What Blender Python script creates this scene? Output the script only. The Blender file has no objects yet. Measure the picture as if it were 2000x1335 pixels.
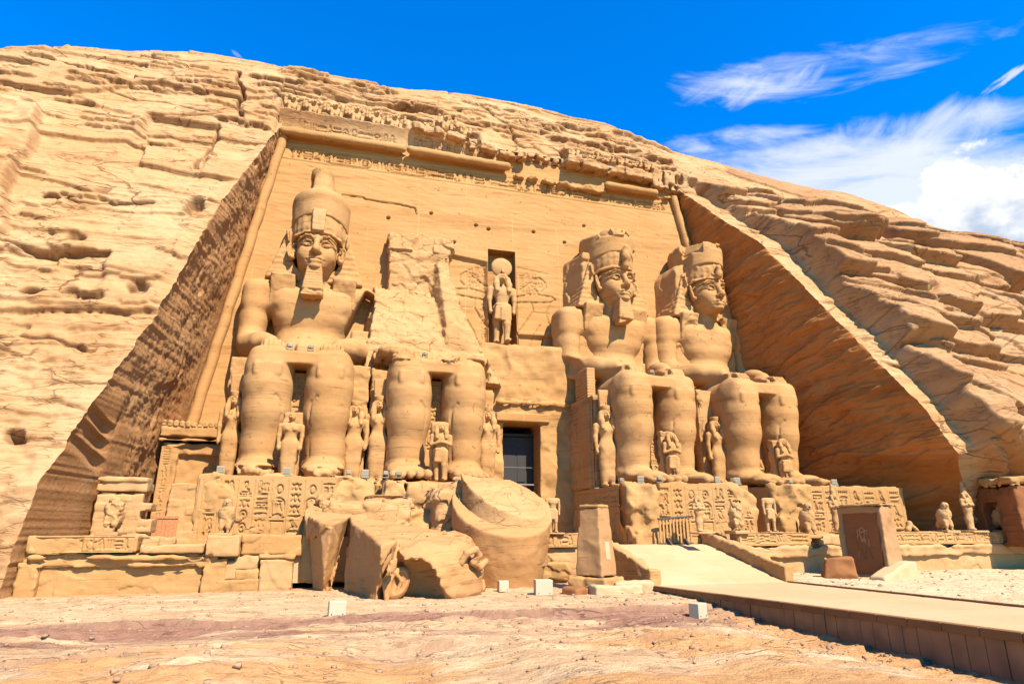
import bpy, math, random
import numpy as np
from math import radians, sin, cos, pi

SC = bpy.context.scene
COL = SC.collection
# ------------------------------------------------------------------ camera
EYE = 2.4
cam_d = bpy.data.cameras.new("camera")
cam_d.sensor_width = 36.0
cam_d.lens = 1210.0 / 2000.0 * 36.0
cam_d.clip_start = 0.1
cam_d.clip_end = 5000.0
cam = bpy.data.objects.new("camera", cam_d)
COL.objects.link(cam)
cam.location = (0, 0, EYE)
cam.rotation_euler = (radians(90) + math.atan(363 / 1210.0), 0, -radians(15.5))
SC.camera = cam
# ------------------------------------------------------------------ light
SUN_EL, SUN_AZ = radians(48), radians(20)          # azimuth from the facade's normal (-Y) towards +X
sun_dir = (sin(SUN_AZ) * cos(SUN_EL), -cos(SUN_AZ) * cos(SUN_EL), sin(SUN_EL))
sl = bpy.data.lights.new("sun", 'SUN')
sl.energy = 5.0
sl.angle = radians(0.5)
sl.color = (1.0, 0.92, 0.80)
so = bpy.data.objects.new("sun", sl)
COL.objects.link(so)
so.rotation_euler = (radians(90) - SUN_EL, 0, SUN_AZ)
SC.view_settings.view_transform = 'Standard'
SC.view_settings.look = 'None'
SC.view_settings.gamma = 1
SC.view_settings.exposure = 1.30
SC.cycles.max_bounces = 6
SC.cycles.diffuse_bounces = 4


def build_world():
    w = bpy.data.worlds.new("World")
    SC.world = w
    w.use_nodes = True
    nt = w.node_tree
    N, L = nt.nodes, nt.links
    N.clear()

    def nd(t, **kw):
        n = N.new(t)
        for k, v in kw.items():
            setattr(n, k, v)
        return n

    def val(n, i, v):
        if isinstance(v, bpy.types.NodeSocket):
            L.new(v, n.inputs[i])
        else:
            n.inputs[i].default_value = v

    def mth(op, a, b=0.0, c=0.0, clamp=False):
        n = nd('ShaderNodeMath', operation=op, use_clamp=clamp)
        val(n, 0, a); val(n, 1, b); val(n, 2, c)
        return n.outputs[0]

    def rng(v, a, b, c=0.0, d=1.0):
        n = nd('ShaderNodeMapRange', interpolation_type='SMOOTHSTEP')
        val(n, 0, v); val(n, 1, a); val(n, 2, b); val(n, 3, c); val(n, 4, d)
        return n.outputs[0]

    def mixc(f, a, b):
        n = nd('ShaderNodeMix', data_type='RGBA')
        val(n, 0, f); val(n, 6, a); val(n, 7, b)
        return n.outputs[2]

    sky = nd('ShaderNodeTexSky', sky_type='NISHITA')
    sky.sun_disc = False
    sky.sun_elevation = SUN_EL
    sky.sun_rotation = math.atan2(sun_dir[0], sun_dir[1])
    sky.altitude = 200
    sky.air_density = 1.0
    sky.dust_density = 0.2
    sky.ozone_density = 3.0
    hs = nd('ShaderNodeHueSaturation')
    val(hs, 1, 1.45); val(hs, 2, 1.0); val(hs, 4, sky.outputs[0])
    tint = nd('ShaderNodeMix', data_type='RGBA', blend_type='MULTIPLY')
    val(tint, 0, 1.0); val(tint, 6, hs.outputs[0]); val(tint, 7, (0.16, 1.30, 1.62, 1))
    tc = nd('ShaderNodeTexCoord')
    sep = nd('ShaderNodeSeparateXYZ')
    L.new(tc.outputs['Generated'], sep.inputs[0])
    x, y, z = sep.outputs
    az = mth('MULTIPLY', mth('ARCTAN2', x, y), 180 / pi)      # degrees right of +Y
    hyp = mth('SQRT', mth('ADD', mth('MULTIPLY', x, x), mth('MULTIPLY', y, y)))
    el = mth('MULTIPLY', mth('ARCTAN2', z, hyp), 180 / pi)

    def noise(sx, sy, rot, scale, detail, rough, dist=0.0, off=0.0):
        cb = nd('ShaderNodeCombineXYZ')
        ca, sa = cos(radians(rot)), sin(radians(rot))
        u = mth('ADD', mth('MULTIPLY', az, ca * sx), mth('MULTIPLY', el, sa * sx))
        v = mth('ADD', mth('MULTIPLY', az, -sa * sy), mth('MULTIPLY', el, ca * sy))
        val(cb, 0, u); val(cb, 1, v); val(cb, 2, off)
        n = nd('ShaderNodeTexNoise')
        val(n, 'Vector', cb.outputs[0]); val(n, 'Scale', scale); val(n, 'Detail', detail)
        val(n, 'Roughness', rough); val(n, 'Distortion', dist)
        return n.outputs[0]

    def blob(a0, e0, ra, re, rot=0.0):
        ca, sa = cos(radians(rot)), sin(radians(rot))
        da, de = mth('SUBTRACT', az, a0), mth('SUBTRACT', el, e0)
        u = mth('DIVIDE', mth('ADD', mth('MULTIPLY', da, ca), mth('MULTIPLY', de, sa)), ra)
        v = mth('DIVIDE', mth('ADD', mth('MULTIPLY', da, -sa), mth('MULTIPLY', de, ca)), re)
        d = mth('SQRT', mth('ADD', mth('MULTIPLY', u, u), mth('MULTIPLY', v, v)))
        return d

    col = tint.outputs[2]
    for args in CIRRUS:
        (a0, e0, ra, re, rot), (sx, sy, nrot, sc, off), lo, hi, op = args
        d = blob(a0, e0, ra, re, rot)
        n = noise(sx, sy, nrot, sc, 9.0, 0.6, 0.6, off)
        fall = rng(d, 0.25, 1.15, 1.0, 0.0)
        f = mth('MULTIPLY', rng(mth('MULTIPLY_ADD', n, 1.0, mth('MULTIPLY_ADD', fall, 0.55, -0.55)), lo, hi), op)
        f = mth('MULTIPLY', f, rng(fall, 0.0, 0.25))
        col = mixc(f, col, (4.3, 4.55, 4.8, 1))
    for args in CUMULUS:
        (a0, e0, ra, re, rot), sc, off, sh = args
        d = blob(a0, e0, ra, re, rot)
        n = noise(1.0, 1.35, 0, sc, 8.0, 0.55, 0.15, off)
        body = mth('SUBTRACT', mth('MULTIPLY_ADD', n, 1.5, 0.25), d)
        f = rng(body, 0.0, 0.13)
        n2 = noise(1.0, 1.3, 0, sc * 1.6, 6.0, 0.5, 0.1, off + 7.3)
        lit = rng(mth('MULTIPLY_ADD', mth('SUBTRACT', el, e0), 0.075, n2), 0.42, 0.80)
        cc = mixc(lit, (2.6, 3.1, 3.9, 1), (5.0, 5.05, 5.1, 1))
        col = mixc(f, col, cc)
    bg = nd('ShaderNodeBackground')
    L.new(col, bg.inputs[0])
    bg.inputs[1].default_value = 0.088
    out = nd('ShaderNodeOutputWorld')
    L.new(bg.outputs[0], out.inputs[0])


# cloud fields: (azimuth, elevation, half-width, half-height, tilt) in degrees of sky
CIRRUS = [
    ((45.5, 36.0, 22, 3.0, -7), (0.11, 0.50, -12, 1.0, 1.3), 0.30, 0.78, 0.85),
    ((40.0, 36.3, 13, 2.3, -2), (0.16, 0.42, 24, 1.1, 8.1), 0.38, 0.80, 0.60),
    ((38.0, 32.6, 13, 2.2, -8), (0.12, 0.50, -10, 1.0, 2.9), 0.36, 0.80, 0.70),
    ((54.0, 29.2, 14, 2.8, -13), (0.20, 0.34, 30, 0.9, 3.7), 0.24, 0.72, 0.80),
    ((49.0, 27.2, 19, 4.0, -14), (0.09, 0.36, -12, 0.9, 5.2), 0.06, 0.50, 0.90),
    ((59.0, 31.0, 3.0, 0.55, 14), (0.30, 0.9, 22, 1.0, 2.2), 0.26, 0.55, 0.75),
    ((-12.7, 37.9, 1.3, 0.38, -22), (0.25, 0.8, -22, 1.0, 4.4), 0.34, 0.66, 0.35),
]
CUMULUS = [
    ((57.5, 20.0, 10.5, 6.4, -5), 0.30, 2.6, 1.0),
]
build_world()

# ------------------------------------------------------------------ numeric helpers
_rs = np.random.RandomState(7)
_PERM = np.concatenate([_rs.permutation(256)] * 3).astype(np.int32)
_GR = _rs.normal(size=(256, 3)).astype(np.float32)
_GR /= np.linalg.norm(_GR, axis=1, keepdims=True)


def perlin(x, y, z):
    x, y, z = np.broadcast_arrays(np.asarray(x, np.float32), np.asarray(y, np.float32), np.asarray(z, np.float32))
    sh = x.shape
    x, y, z = x.ravel(), y.ravel(), z.ravel()
    xi, yi, zi = np.floor(x), np.floor(y), np.floor(z)
    fx, fy, fz = x - xi, y - yi, z - zi
    xi, yi, zi = (a.astype(np.int32) & 255 for a in (xi, yi, zi))
    u, v, w = (t * t * t * (t * (t * 6 - 15) + 10) for t in (fx, fy, fz))
    out = np.zeros_like(x)
    for dx in (0, 1):
        wx = u if dx else 1 - u
        px = _PERM[xi + dx]
        for dy in (0, 1):
            wy = v if dy else 1 - v
            py = _PERM[px + yi + dy]
            for dz in (0, 1):
                wz = w if dz else 1 - w
                g = _GR[_PERM[py + zi + dz]]
                out += wx * wy * wz * (g[:, 0] * (fx - dx) + g[:, 1] * (fy - dy) + g[:, 2] * (fz - dz))
    return (out * 1.5).reshape(sh)


def fbm(x, y, z, octv=4, gain=0.5, lac=2.03):
    a, s, o = 1.0, 0.0, 0.0
    f = 1.0
    for i in range(octv):
        s = s + a * perlin(np.asarray(x) * f + 13.1 * i, np.asarray(y) * f + 7.7 * i, np.asarray(z) * f + 3.3 * i)
        a *= gain
        f *= lac
    return s


def _hash2(i, j, seed):
    h = (i.astype(np.int64) * 374761393 + j.astype(np.int64) * 668265263 + seed * 974711) & 0xffffffff
    h = ((h ^ (h >> 13)) * 1274126177) & 0xffffffff
    h = h ^ (h >> 16)
    return h


def cells(x, y, seed=1, jit=0.8, full=False):
    """cellular pattern: random value of the nearest cell, and distance to the cell border"""
    xi, yi = np.floor(x), np.floor(y)
    d1 = np.full(x.shape, 9e9); d2 = d1.copy(); val = np.zeros(x.shape)
    ox, oy = np.zeros(x.shape), np.zeros(x.shape)
    for a in (-1, 0, 1):
        for b in (-1, 0, 1):
            ci, cj = xi + a, yi + b
            h = _hash2(ci, cj, seed)
            px = ci + 0.5 + jit * ((h & 1023) / 1023.0 - 0.5)
            py = cj + 0.5 + jit * (((h >> 10) & 1023) / 1023.0 - 0.5)
            d = np.maximum(np.abs(px - x), np.abs(py - y)) * 0.6 + np.hypot(px - x, py - y) * 0.4
            v = ((h >> 20) & 1023) / 1023.0
            near = d < d1
            d2 = np.where(near, d1, np.minimum(d2, d))
            val = np.where(near, v, val)
            if full:
                ox = np.where(near, x - px, ox); oy = np.where(near, y - py, oy)
            d1 = np.where(near, d, d1)
    return (val, d2 - d1, ox, oy) if full else (val, d2 - d1)


def facets(x, y, z, seed=0):
    xi, yi, zi = np.floor(x), np.floor(y), np.floor(z)
    d1 = np.full(x.shape, 9e9); val = np.zeros(x.shape)
    for a in (-1, 0, 1):
        for b in (-1, 0, 1):
            for c in (-1, 0, 1):
                ci, cj, ck = xi + a, yi + b, zi + c
                h = _hash2(ci + 57 * ck, cj - 31 * ck, seed)
                h2 = _hash2(cj + 91 * ck, ci + 17 * ck, seed + 5)
                px = ci + .5 + .8 * ((h & 1023) / 1023.0 - .5) - x
                py = cj + .5 + .8 * (((h >> 10) & 1023) / 1023.0 - .5) - y
                pz = ck + .5 + .8 * (((h >> 20) & 1023) / 1023.0 - .5) - z
                d = px * px + py * py + pz * pz
                v = ((h2 & 1023) / 1023.0 - .5) * 1.1 + 1.3 * (px * ((h2 >> 5 & 255) / 255.0 - .5) + py * ((h2 >> 13 & 255) / 255.0 - .5) + pz * ((h2 >> 21 & 255) / 255.0 - .5))
                near = d < d1
                val = np.where(near, v, val)
                d1 = np.where(near, d, d1)
    return val


def sstep(a, b, x):
    t = np.clip((x - a) / (b - a), 0, 1)
    return t * t * (3 - 2 * t)


def interp(x, xs, ys):
    return np.interp(x, xs, ys)


# ------------------------------------------------------------------ mesh linking
def mesh_obj(name, V, Fq, mat=None, parent=None, smooth=True, loc=None, attrs=None, tris=None):
    """numpy vertices and quads (and triangles) -> one linked mesh object"""
    V = np.asarray(V, np.float32).reshape(-1, 3)
    Fq = np.zeros((0, 4), np.int32) if Fq is None else np.asarray(Fq, np.int32).reshape(-1, 4)
    nt_ = 0 if tris is None else len(tris)
    me = bpy.data.meshes.new(name)
    me.vertices.add(len(V))
    me.vertices.foreach_set("co", V.ravel())
    loops = Fq.ravel()
    starts = np.arange(len(Fq)) * 4
    if nt_:
        tris = np.asarray(tris, np.int32)
        starts = np.concatenate([starts, len(loops) + np.arange(nt_) * 3])
        loops = np.concatenate([loops, tris.ravel()])
    me.loops.add(len(loops))
    me.loops.foreach_set("vertex_index", loops.astype(np.int32))
    me.polygons.add(len(starts))
    me.polygons.foreach_set("loop_start", starts.astype(np.int32))
    me.polygons.foreach_set("use_smooth", np.full(len(starts), smooth, dtype=bool))
    me.update(calc_edges=True)
    me.validate()
    for k, a in (attrs or {}).items():
        at = me.attributes.new(k, 'FLOAT', 'POINT')
        at.data.foreach_set('value', np.asarray(a, np.float32).ravel())
    o = bpy.data.objects.new(name, me)
    COL.objects.link(o)
    if mat is not None:
        me.materials.append(mat)
    if parent is not None:
        o.parent = parent
    if loc is not None:
        o.location = loc
    return o


def grid_faces(nr, nc, flip=False, mask=None):
    i = np.arange(nr * nc).reshape(nr, nc)
    q = np.stack([i[:-1, :-1], i[:-1, 1:], i[1:, 1:], i[1:, :-1]], -1)
    if mask is not None:
        q = q[mask]
    q = q.reshape(-1, 4)
    return q[:, ::-1] if flip else q


def tag(o, label=None, cat=None, group=None, kind=None):
    if label: o['label'] = label
    if cat: o['category'] = cat
    if group: o['group'] = group
    if kind: o['kind'] = kind
    return o


def thing(name, label, cat, loc=(0, 0, 0), group=None, rz=0.0):
    o = bpy.data.objects.new(name, None)
    o.empty_display_size = 0.3
    COL.objects.link(o)
    o.location = loc
    o.rotation_euler = (0, 0, rz)
    return tag(o, label, cat, group)


class MB:
    """collects simple solids into one mesh"""
    def __init__(self):
        self.v, self.q, self.n = [], [], 0

    def add(self, V, Q):
        V = np.asarray(V, float); Q = np.asarray(Q, int)
        self.v.append(V); self.q.append(Q + self.n); self.n += len(V)

    def hexa(self, P):
        """eight corners: bottom ring then top ring (counter-clockwise from above)"""
        self.add(P, [(3, 2, 1, 0), (4, 5, 6, 7), (0, 1, 5, 4), (1, 2, 6, 5), (2, 3, 7, 6), (3, 0, 4, 7)])

    def box(self, x0, x1, y0, y1, z0, z1, tx=0.0, ty=0.0):
        self.hexa([(x0, y0, z0), (x1, y0, z0), (x1, y1, z0), (x0, y1, z0),
                   (x0 + tx, y0 + ty, z1), (x1 - tx, y0 + ty, z1), (x1 - tx, y1 - ty, z1), (x0 + tx, y1 - ty, z1)])

    def tube(self, pts, r, n=10, cap=True):
        pts = np.asarray(pts, float)
        rs = np.full(len(pts), r) if np.isscalar(r) else np.asarray(r)
        rings = []
        for i, p in enumerate(pts):
            t = pts[min(i + 1, len(pts) - 1)] - pts[max(i - 1, 0)]
            t /= np.linalg.norm(t)
            a = np.cross(t, (0, 0, 1) if abs(t[2]) < 0.9 else (1, 0, 0)); a /= np.linalg.norm(a)
            b = np.cross(t, a)
            th = np.arange(n) * 2 * pi / n
            rings.append(p + rs[i] * (np.cos(th)[:, None] * a + np.sin(th)[:, None] * b))
        V = np.concatenate(rings)
        Q = []
        for i in range(len(pts) - 1):
            for j in range(n):
                k = (j + 1) % n
                Q.append((i * n + j, i * n + k, (i + 1) * n + k, (i + 1) * n + j))
        self.add(V, Q)
        if cap:
            for base, ring in ((0, rings[0]), (1, rings[-1])):
                c = ring.mean(0)
                V2 = np.concatenate([ring, [c]])
                Q2 = [(j, (j + 1) % n, (j + 2) % n, n) for j in range(0, n, 2)]
                self.add(V2, Q2)

    def build(self, name, mat, parent=None, smooth=False, loc=None, bevel=0.0):
        o = mesh_obj(name, np.concatenate(self.v), np.concatenate(self.q), mat, parent, smooth, loc)
        if bevel:
            m = o.modifiers.new("bevel", 'BEVEL')
            m.width = bevel; m.segments = 2; m.limit_method = 'ANGLE'; m.angle_limit = radians(40)
        return o


def rough_box(x0, x1, y0, y1, z0, z1, h=0.12, amp=0.05, rnd=0.1, seed=0, tx=0, ty=0, freq=0.8, chip=0.0):
    """a weathered block as a field"""
    s = Sdf((x0 - .4, y0 - .4, z0 - .4), (x1 + .4, y1 + .4, z1 + .4), h)
    c = ((x0 + x1) / 2, (y0 + y1) / 2, (z0 + z1) / 2)
    hf = ((x1 - x0) / 2, (y1 - y0) / 2, (z1 - z0) / 2)
    s.tbox(c, hf, rnd, tx, ty)
    s.noise(amp, freq, seed)
    if chip:
        s.noise(chip, freq * 0.45, seed + 5, ridge=True)
    return s


# ------------------------------------------------------------------ solid fields (carved stone)
def rotm(rx=0, ry=0, rz=0):
    rx, ry, rz = radians(rx), radians(ry), radians(rz)
    X = np.array([[1, 0, 0], [0, cos(rx), -sin(rx)], [0, sin(rx), cos(rx)]])
    Y = np.array([[cos(ry), 0, sin(ry)], [0, 1, 0], [-sin(ry), 0, cos(ry)]])
    Z = np.array([[cos(rz), -sin(rz), 0], [sin(rz), cos(rz), 0], [0, 0, 1]])
    return Z @ Y @ X


class Sdf:
    def __init__(self, lo, hi, h):
        self.lo = np.array(lo, float); self.h = float(h)
        self.n = np.ceil((np.array(hi, float) - self.lo) / h).astype(int) + 1
        self.F = np.full(self.n, 1.0, np.float32)
        self.ax = [(self.lo[i] + h * np.arange(self.n[i])).astype(np.float32) for i in range(3)]
        self.prev = None

    def _sl(self, lo, hi):
        a = np.maximum(np.floor((np.array(lo) - self.lo) / self.h).astype(int), 0)
        b = np.minimum(np.ceil((np.array(hi) - self.lo) / self.h).astype(int) + 1, self.n)
        if np.any(b <= a):
            return None, None
        sl = tuple(slice(a[i], b[i]) for i in range(3))
        x = self.ax[0][sl[0]][:, None, None]; y = self.ax[1][sl[1]][None, :, None]; z = self.ax[2][sl[2]][None, None, :]
        return sl, (x, y, z)

    def put(self, fn, lo, hi, k=0.0, op='u'):
        pad = k + 2.5 * self.h
        sl, g = self._sl(np.array(lo) - pad, np.array(hi) + pad)
        if sl is None:
            return self
        d = fn(*g)
        f = self.F[sl]
        if op == 'u':
            if k > 0:
                hh = np.maximum(k - np.abs(f - d), 0) / k
                f = np.minimum(f, d) - hh * hh * k * 0.25
            else:
                f = np.minimum(f, d)
        elif op == 's':
            if k > 0:
                hh = np.maximum(k - np.abs(f + d), 0) / k
                f = np.maximum(f, -d) + hh * hh * k * 0.25
            else:
                f = np.maximum(f, -d)
        self.F[sl] = f
        return self

    def cut(self, p, n, k=0.0, lo=None, hi=None):
        """remove what lies on the side the normal points to"""
        n = np.array(n, float); n /= np.linalg.norm(n)
        sl, (x, y, z) = self._sl(self.lo if lo is None else lo, self.lo + self.n * self.h if hi is None else hi)
        d = (x - p[0]) * n[0] + (y - p[1]) * n[1] + (z - p[2]) * n[2]
        f = self.F[sl]
        if k > 0:
            hh = np.maximum(k - np.abs(f - d), 0) / k
            f = np.maximum(f, d) + hh * hh * k * 0.25
        else:
            f = np.maximum(f, d)
        self.F[sl] = f
        return self

    def ell(self, c, r, k=0.0, op='u', R=None):
        c = np.array(c, float); r = np.array(r, float)
        m = r if R is None else np.abs(R) @ r

        def fn(x, y, z):
            x, y, z = x - c[0], y - c[1], z - c[2]
            if R is not None:
                x, y, z = (R[0, 0] * x + R[1, 0] * y + R[2, 0] * z, R[0, 1] * x + R[1, 1] * y + R[2, 1] * z,
                           R[0, 2] * x + R[1, 2] * y + R[2, 2] * z)
            q = np.sqrt((x / r[0]) ** 2 + (y / r[1]) ** 2 + (z / r[2]) ** 2)
            q2 = np.sqrt((x / r[0] ** 2) ** 2 + (y / r[1] ** 2) ** 2 + (z / r[2] ** 2) ** 2)
            return q * (q - 1) / np.maximum(q2, 1e-6)
        return self.put(fn, c - m, c + m, k, op)

    def cap(self, a, b, ra, rb=None, k=0.0, op='u', sc=(1, 1, 1)):
        """tapered round bar; sc stretches the cross-section"""
        rb = ra if rb is None else rb
        a = np.array(a, float); b = np.array(b, float); s = np.array(sc, float)
        A, B = a / s, b / s
        ab = B - A; L2 = max(float(ab @ ab), 1e-9)
        R = max(ra, rb); ms = float(s.min())

        def fn(x, y, z):
            x, y, z = x / s[0] - A[0], y / s[1] - A[1], z / s[2] - A[2]
            t = np.clip((x * ab[0] + y * ab[1] + z * ab[2]) / L2, 0, 1)
            d = np.sqrt((x - t * ab[0]) ** 2 + (y - t * ab[1]) ** 2 + (z - t * ab[2]) ** 2)
            return (d - (ra + (rb - ra) * t)) * ms
        return self.put(fn, np.minimum(a, b) - R * s, np.maximum(a, b) + R * s, k, op)

    def path(self, pts, r, k=0.0, op='u', sc=(1, 1, 1)):
        rs = [r] * len(pts) if np.isscalar(r) else r
        for i in range(len(pts) - 1):
            self.cap(pts[i], pts[i + 1], rs[i], rs[i + 1], k, op, sc)
        return self

    def box(self, c, hf, rnd=0.0, k=0.0, op='u', R=None):
        c = np.array(c, float); hf = np.array(hf, float)
        m = hf if R is None else np.abs(R) @ hf

        def fn(x, y, z):
            x, y, z = x - c[0], y - c[1], z - c[2]
            if R is not None:
                x, y, z = (R[0, 0] * x + R[1, 0] * y + R[2, 0] * z, R[0, 1] * x + R[1, 1] * y + R[2, 1] * z,
                           R[0, 2] * x + R[1, 2] * y + R[2, 2] * z)
            qx, qy, qz = np.abs(x) - hf[0] + rnd, np.abs(y) - hf[1] + rnd, np.abs(z) - hf[2] + rnd
            o = np.sqrt(np.maximum(qx, 0) ** 2 + np.maximum(qy, 0) ** 2 + np.maximum(qz, 0) ** 2)
            return o + np.minimum(np.maximum(qx, np.maximum(qy, qz)), 0) - rnd
        return self.put(fn, c - m, c + m, k, op)

    def tbox(self, c, hf, rnd=0.0, tx=0.0, ty=0.0, k=0.0, op='u'):
        """box whose half-width changes by tx (and depth by ty) from bottom to top"""
        c = np.array(c, float); hf = np.array(hf, float)
        m = hf + np.array([abs(tx), abs(ty), 0])

        def fn(x, y, z):
            x, y, z = x - c[0], y - c[1], z - c[2]
            t = np.clip(z / (2 * hf[2]) + 0.5, 0, 1)
            qx, qy, qz = np.abs(x) - hf[0] + rnd + tx * t, np.abs(y) - hf[1] + rnd + ty * t, np.abs(z) - hf[2] + rnd
            o = np.sqrt(np.maximum(qx, 0) ** 2 + np.maximum(qy, 0) ** 2 + np.maximum(qz, 0) ** 2)
            return o + np.minimum(np.maximum(qx, np.maximum(qy, qz)), 0) - rnd
        return self.put(fn, c - m, c + m, k, op)

    def lathe(self, c, prof, sx=1.0, sy=1.0, k=0.0, op='u'):
        """prof: [(z, r)...] about a vertical axis through c"""
        zs = np.array([p[0] for p in prof], float); rs = np.array([p[1] for p in prof], float)
        R = rs.max()

        def fn(x, y, z):
            rr = np.sqrt(((x - c[0]) / sx) ** 2 + ((y - c[1]) / sy) ** 2)
            zz = z - c[2]
            d = (rr - np.interp(zz, zs, rs)) * min(sx, sy) * 0.9
            return np.maximum(d, np.maximum(zs[0] - zz, zz - zs[-1]))
        return self.put(fn, (c[0] - R * sx, c[1] - R * sy, c[2] + zs[0]), (c[0] + R * sx, c[1] + R * sy, c[2] + zs[-1]), k, op)

    def noise(self, amp, freq, seed=0, octv=3, ridge=False, sz=1.0, zr=None):
        m = np.abs(self.F) < (2.5 * self.h + 1.6 * abs(amp))
        i, j, l = np.nonzero(m)
        if zr is not None:
            zz = self.ax[2][l]
            kp = (zz > zr[0]) & (zz < zr[1])
            i, j, l = i[kp], j[kp], l[kp]
        x, y, z = self.ax[0][i] * freq + seed * 5.17, self.ax[1][i * 0 + j] * freq - seed * 3.1, self.ax[2][l] * freq * sz + seed
        v = fbm(x, y, z, octv)
        if ridge:
            v = np.abs(v) * 2
        self.F[i, j, l] += (amp * v).astype(np.float32)
        return self

    def facet(self, amp, freq, seed=0, zr=None, sz=1.0):
        """break the surface into flat fracture faces"""
        m = np.abs(self.F) < (2.5 * self.h + 1.3 * abs(amp))
        i, j, l = np.nonzero(m)
        if zr is not None:
            zz = self.ax[2][l]
            kp = (zz > zr[0]) & (zz < zr[1])
            i, j, l = i[kp], j[kp], l[kp]
        x = self.ax[0][i] * freq; y = self.ax[1][j] * freq; z = self.ax[2][l] * freq * sz
        wx = .25 * perlin(x * 1.7, y * 1.7, z * 1.7 + seed)
        self.F[i, j, l] += (amp * facets(x + wx, y - wx, z + wx, seed)).astype(np.float32)
        return self

    def mesh(self):
        F, h = self.F, self.h
        F = F.copy()
        F[0], F[-1] = 1, 1
        F[:, 0], F[:, -1] = 1, 1
        F[:, :, 0], F[:, :, -1] = 1, 1
        s = F < 0
        nx, ny, nz = F.shape
        cnt = np.zeros((nx - 1, ny - 1, nz - 1), np.int8)
        for a in (0, 1):
            for b in (0, 1):
                for c in (0, 1):
                    cnt += s[a:nx - 1 + a, b:ny - 1 + b, c:nz - 1 + c]
        act = (cnt > 0) & (cnt < 8)
        I = np.stack(np.nonzero(act), 1)
        idx = np.full(act.shape, -1, np.int32)
        idx[act] = np.arange(len(I))
        acc = np.zeros((len(I), 3), np.float32); num = np.zeros(len(I), np.float32)
        cor = [(a, b, c) for a in (0, 1) for b in (0, 1) for c in (0, 1)]
        for p in cor:
            for ax in range(3):
                if p[ax]:
                    continue
                q = list(p); q[ax] = 1
                f0 = F[I[:, 0] + p[0], I[:, 1] + p[1], I[:, 2] + p[2]]
                f1 = F[I[:, 0] + q[0], I[:, 1] + q[1], I[:, 2] + q[2]]
                cr = (f0 < 0) != (f1 < 0)
                t = np.where(cr, f0 / np.where(cr, f0 - f1, 1), 0)
                for d in range(3):
                    acc[:, d] += np.where(cr, p[d] + (t if d == ax else 0), 0)
                num += cr
        V = (I + acc / num[:, None]) * h + self.lo
        Q = []
        for ax in range(3):
            sl0 = [slice(None)] * 3; sl1 = [slice(None)] * 3
            sl0[ax] = slice(0, -1); sl1[ax] = slice(1, None)
            a, b = s[tuple(sl0)], s[tuple(sl1)]
            e = np.stack(np.nonzero(a != b), 1)
            u, v = (ax + 1) % 3, (ax + 2) % 3
            ins = a[e[:, 0], e[:, 1], e[:, 2]]

            def at(du, dv):
                c = e.copy(); c[:, u] -= du; c[:, v] -= dv
                return idx[c[:, 0], c[:, 1], c[:, 2]]
            q = np.stack([at(1, 1), at(0, 1), at(0, 0), at(1, 0)], 1)
            q[~ins] = q[~ins][:, ::-1]
            Q.append(q)
        return V.astype(np.float32), np.concatenate(Q)

    def build(self, name, mat, parent=None, loc=None):
        V, Q = self.mesh()
        return mesh_obj(name, V, Q, mat, parent, True, loc)


# ------------------------------------------------------------------ line carving on a height field
class Relief:
    def __init__(self, x0, x1, z0, z1, h):
        self.x = np.arange(x0, x1 + h, h); self.z = np.arange(z0, z1 + h, h)
        self.D = np.zeros((len(self.z), len(self.x)))
        self.h = h

    def seg(self, a, b, w, d):
        r = w + self.h
        i0, i1 = np.searchsorted(self.x, [min(a[0], b[0]) - r, max(a[0], b[0]) + r])
        j0, j1 = np.searchsorted(self.z, [min(a[1], b[1]) - r, max(a[1], b[1]) + r])
        if i1 <= i0 or j1 <= j0:
            return
        X = self.x[i0:i1][None, :]; Z = self.z[j0:j1][:, None]
        ab = (b[0] - a[0], b[1] - a[1]); L = ab[0] ** 2 + ab[1] ** 2 + 1e-9
        t = np.clip(((X - a[0]) * ab[0] + (Z - a[1]) * ab[1]) / L, 0, 1)
        q = np.hypot(X - a[0] - t * ab[0], Z - a[1] - t * ab[1])
        v = d * np.clip(1.25 - q / w * 0.9, 0, 1)
        s = self.D[j0:j1, i0:i1]
        np.maximum(s, v, out=s)

    def line(self, pts, w, d):
        for a, b in zip(pts[:-1], pts[1:]):
            self.seg(a, b, w, d)

    def glyph(self, g, x, z, sx, sz, w, d, mirror=False):
        for st in GLYPHS[g]:
            self.line([(x + ((1 - p[0]) if mirror else p[0]) * sx, z + p[1] * sz) for p in st], w, d)


def _arc(cx, cy, rx, ry, a0=0, a1=360, n=14):
    return [(cx + rx * cos(radians(a0 + (a1 - a0) * i / n)), cy + ry * sin(radians(a0 + (a1 - a0) * i / n))) for i in range(n + 1)]


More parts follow.
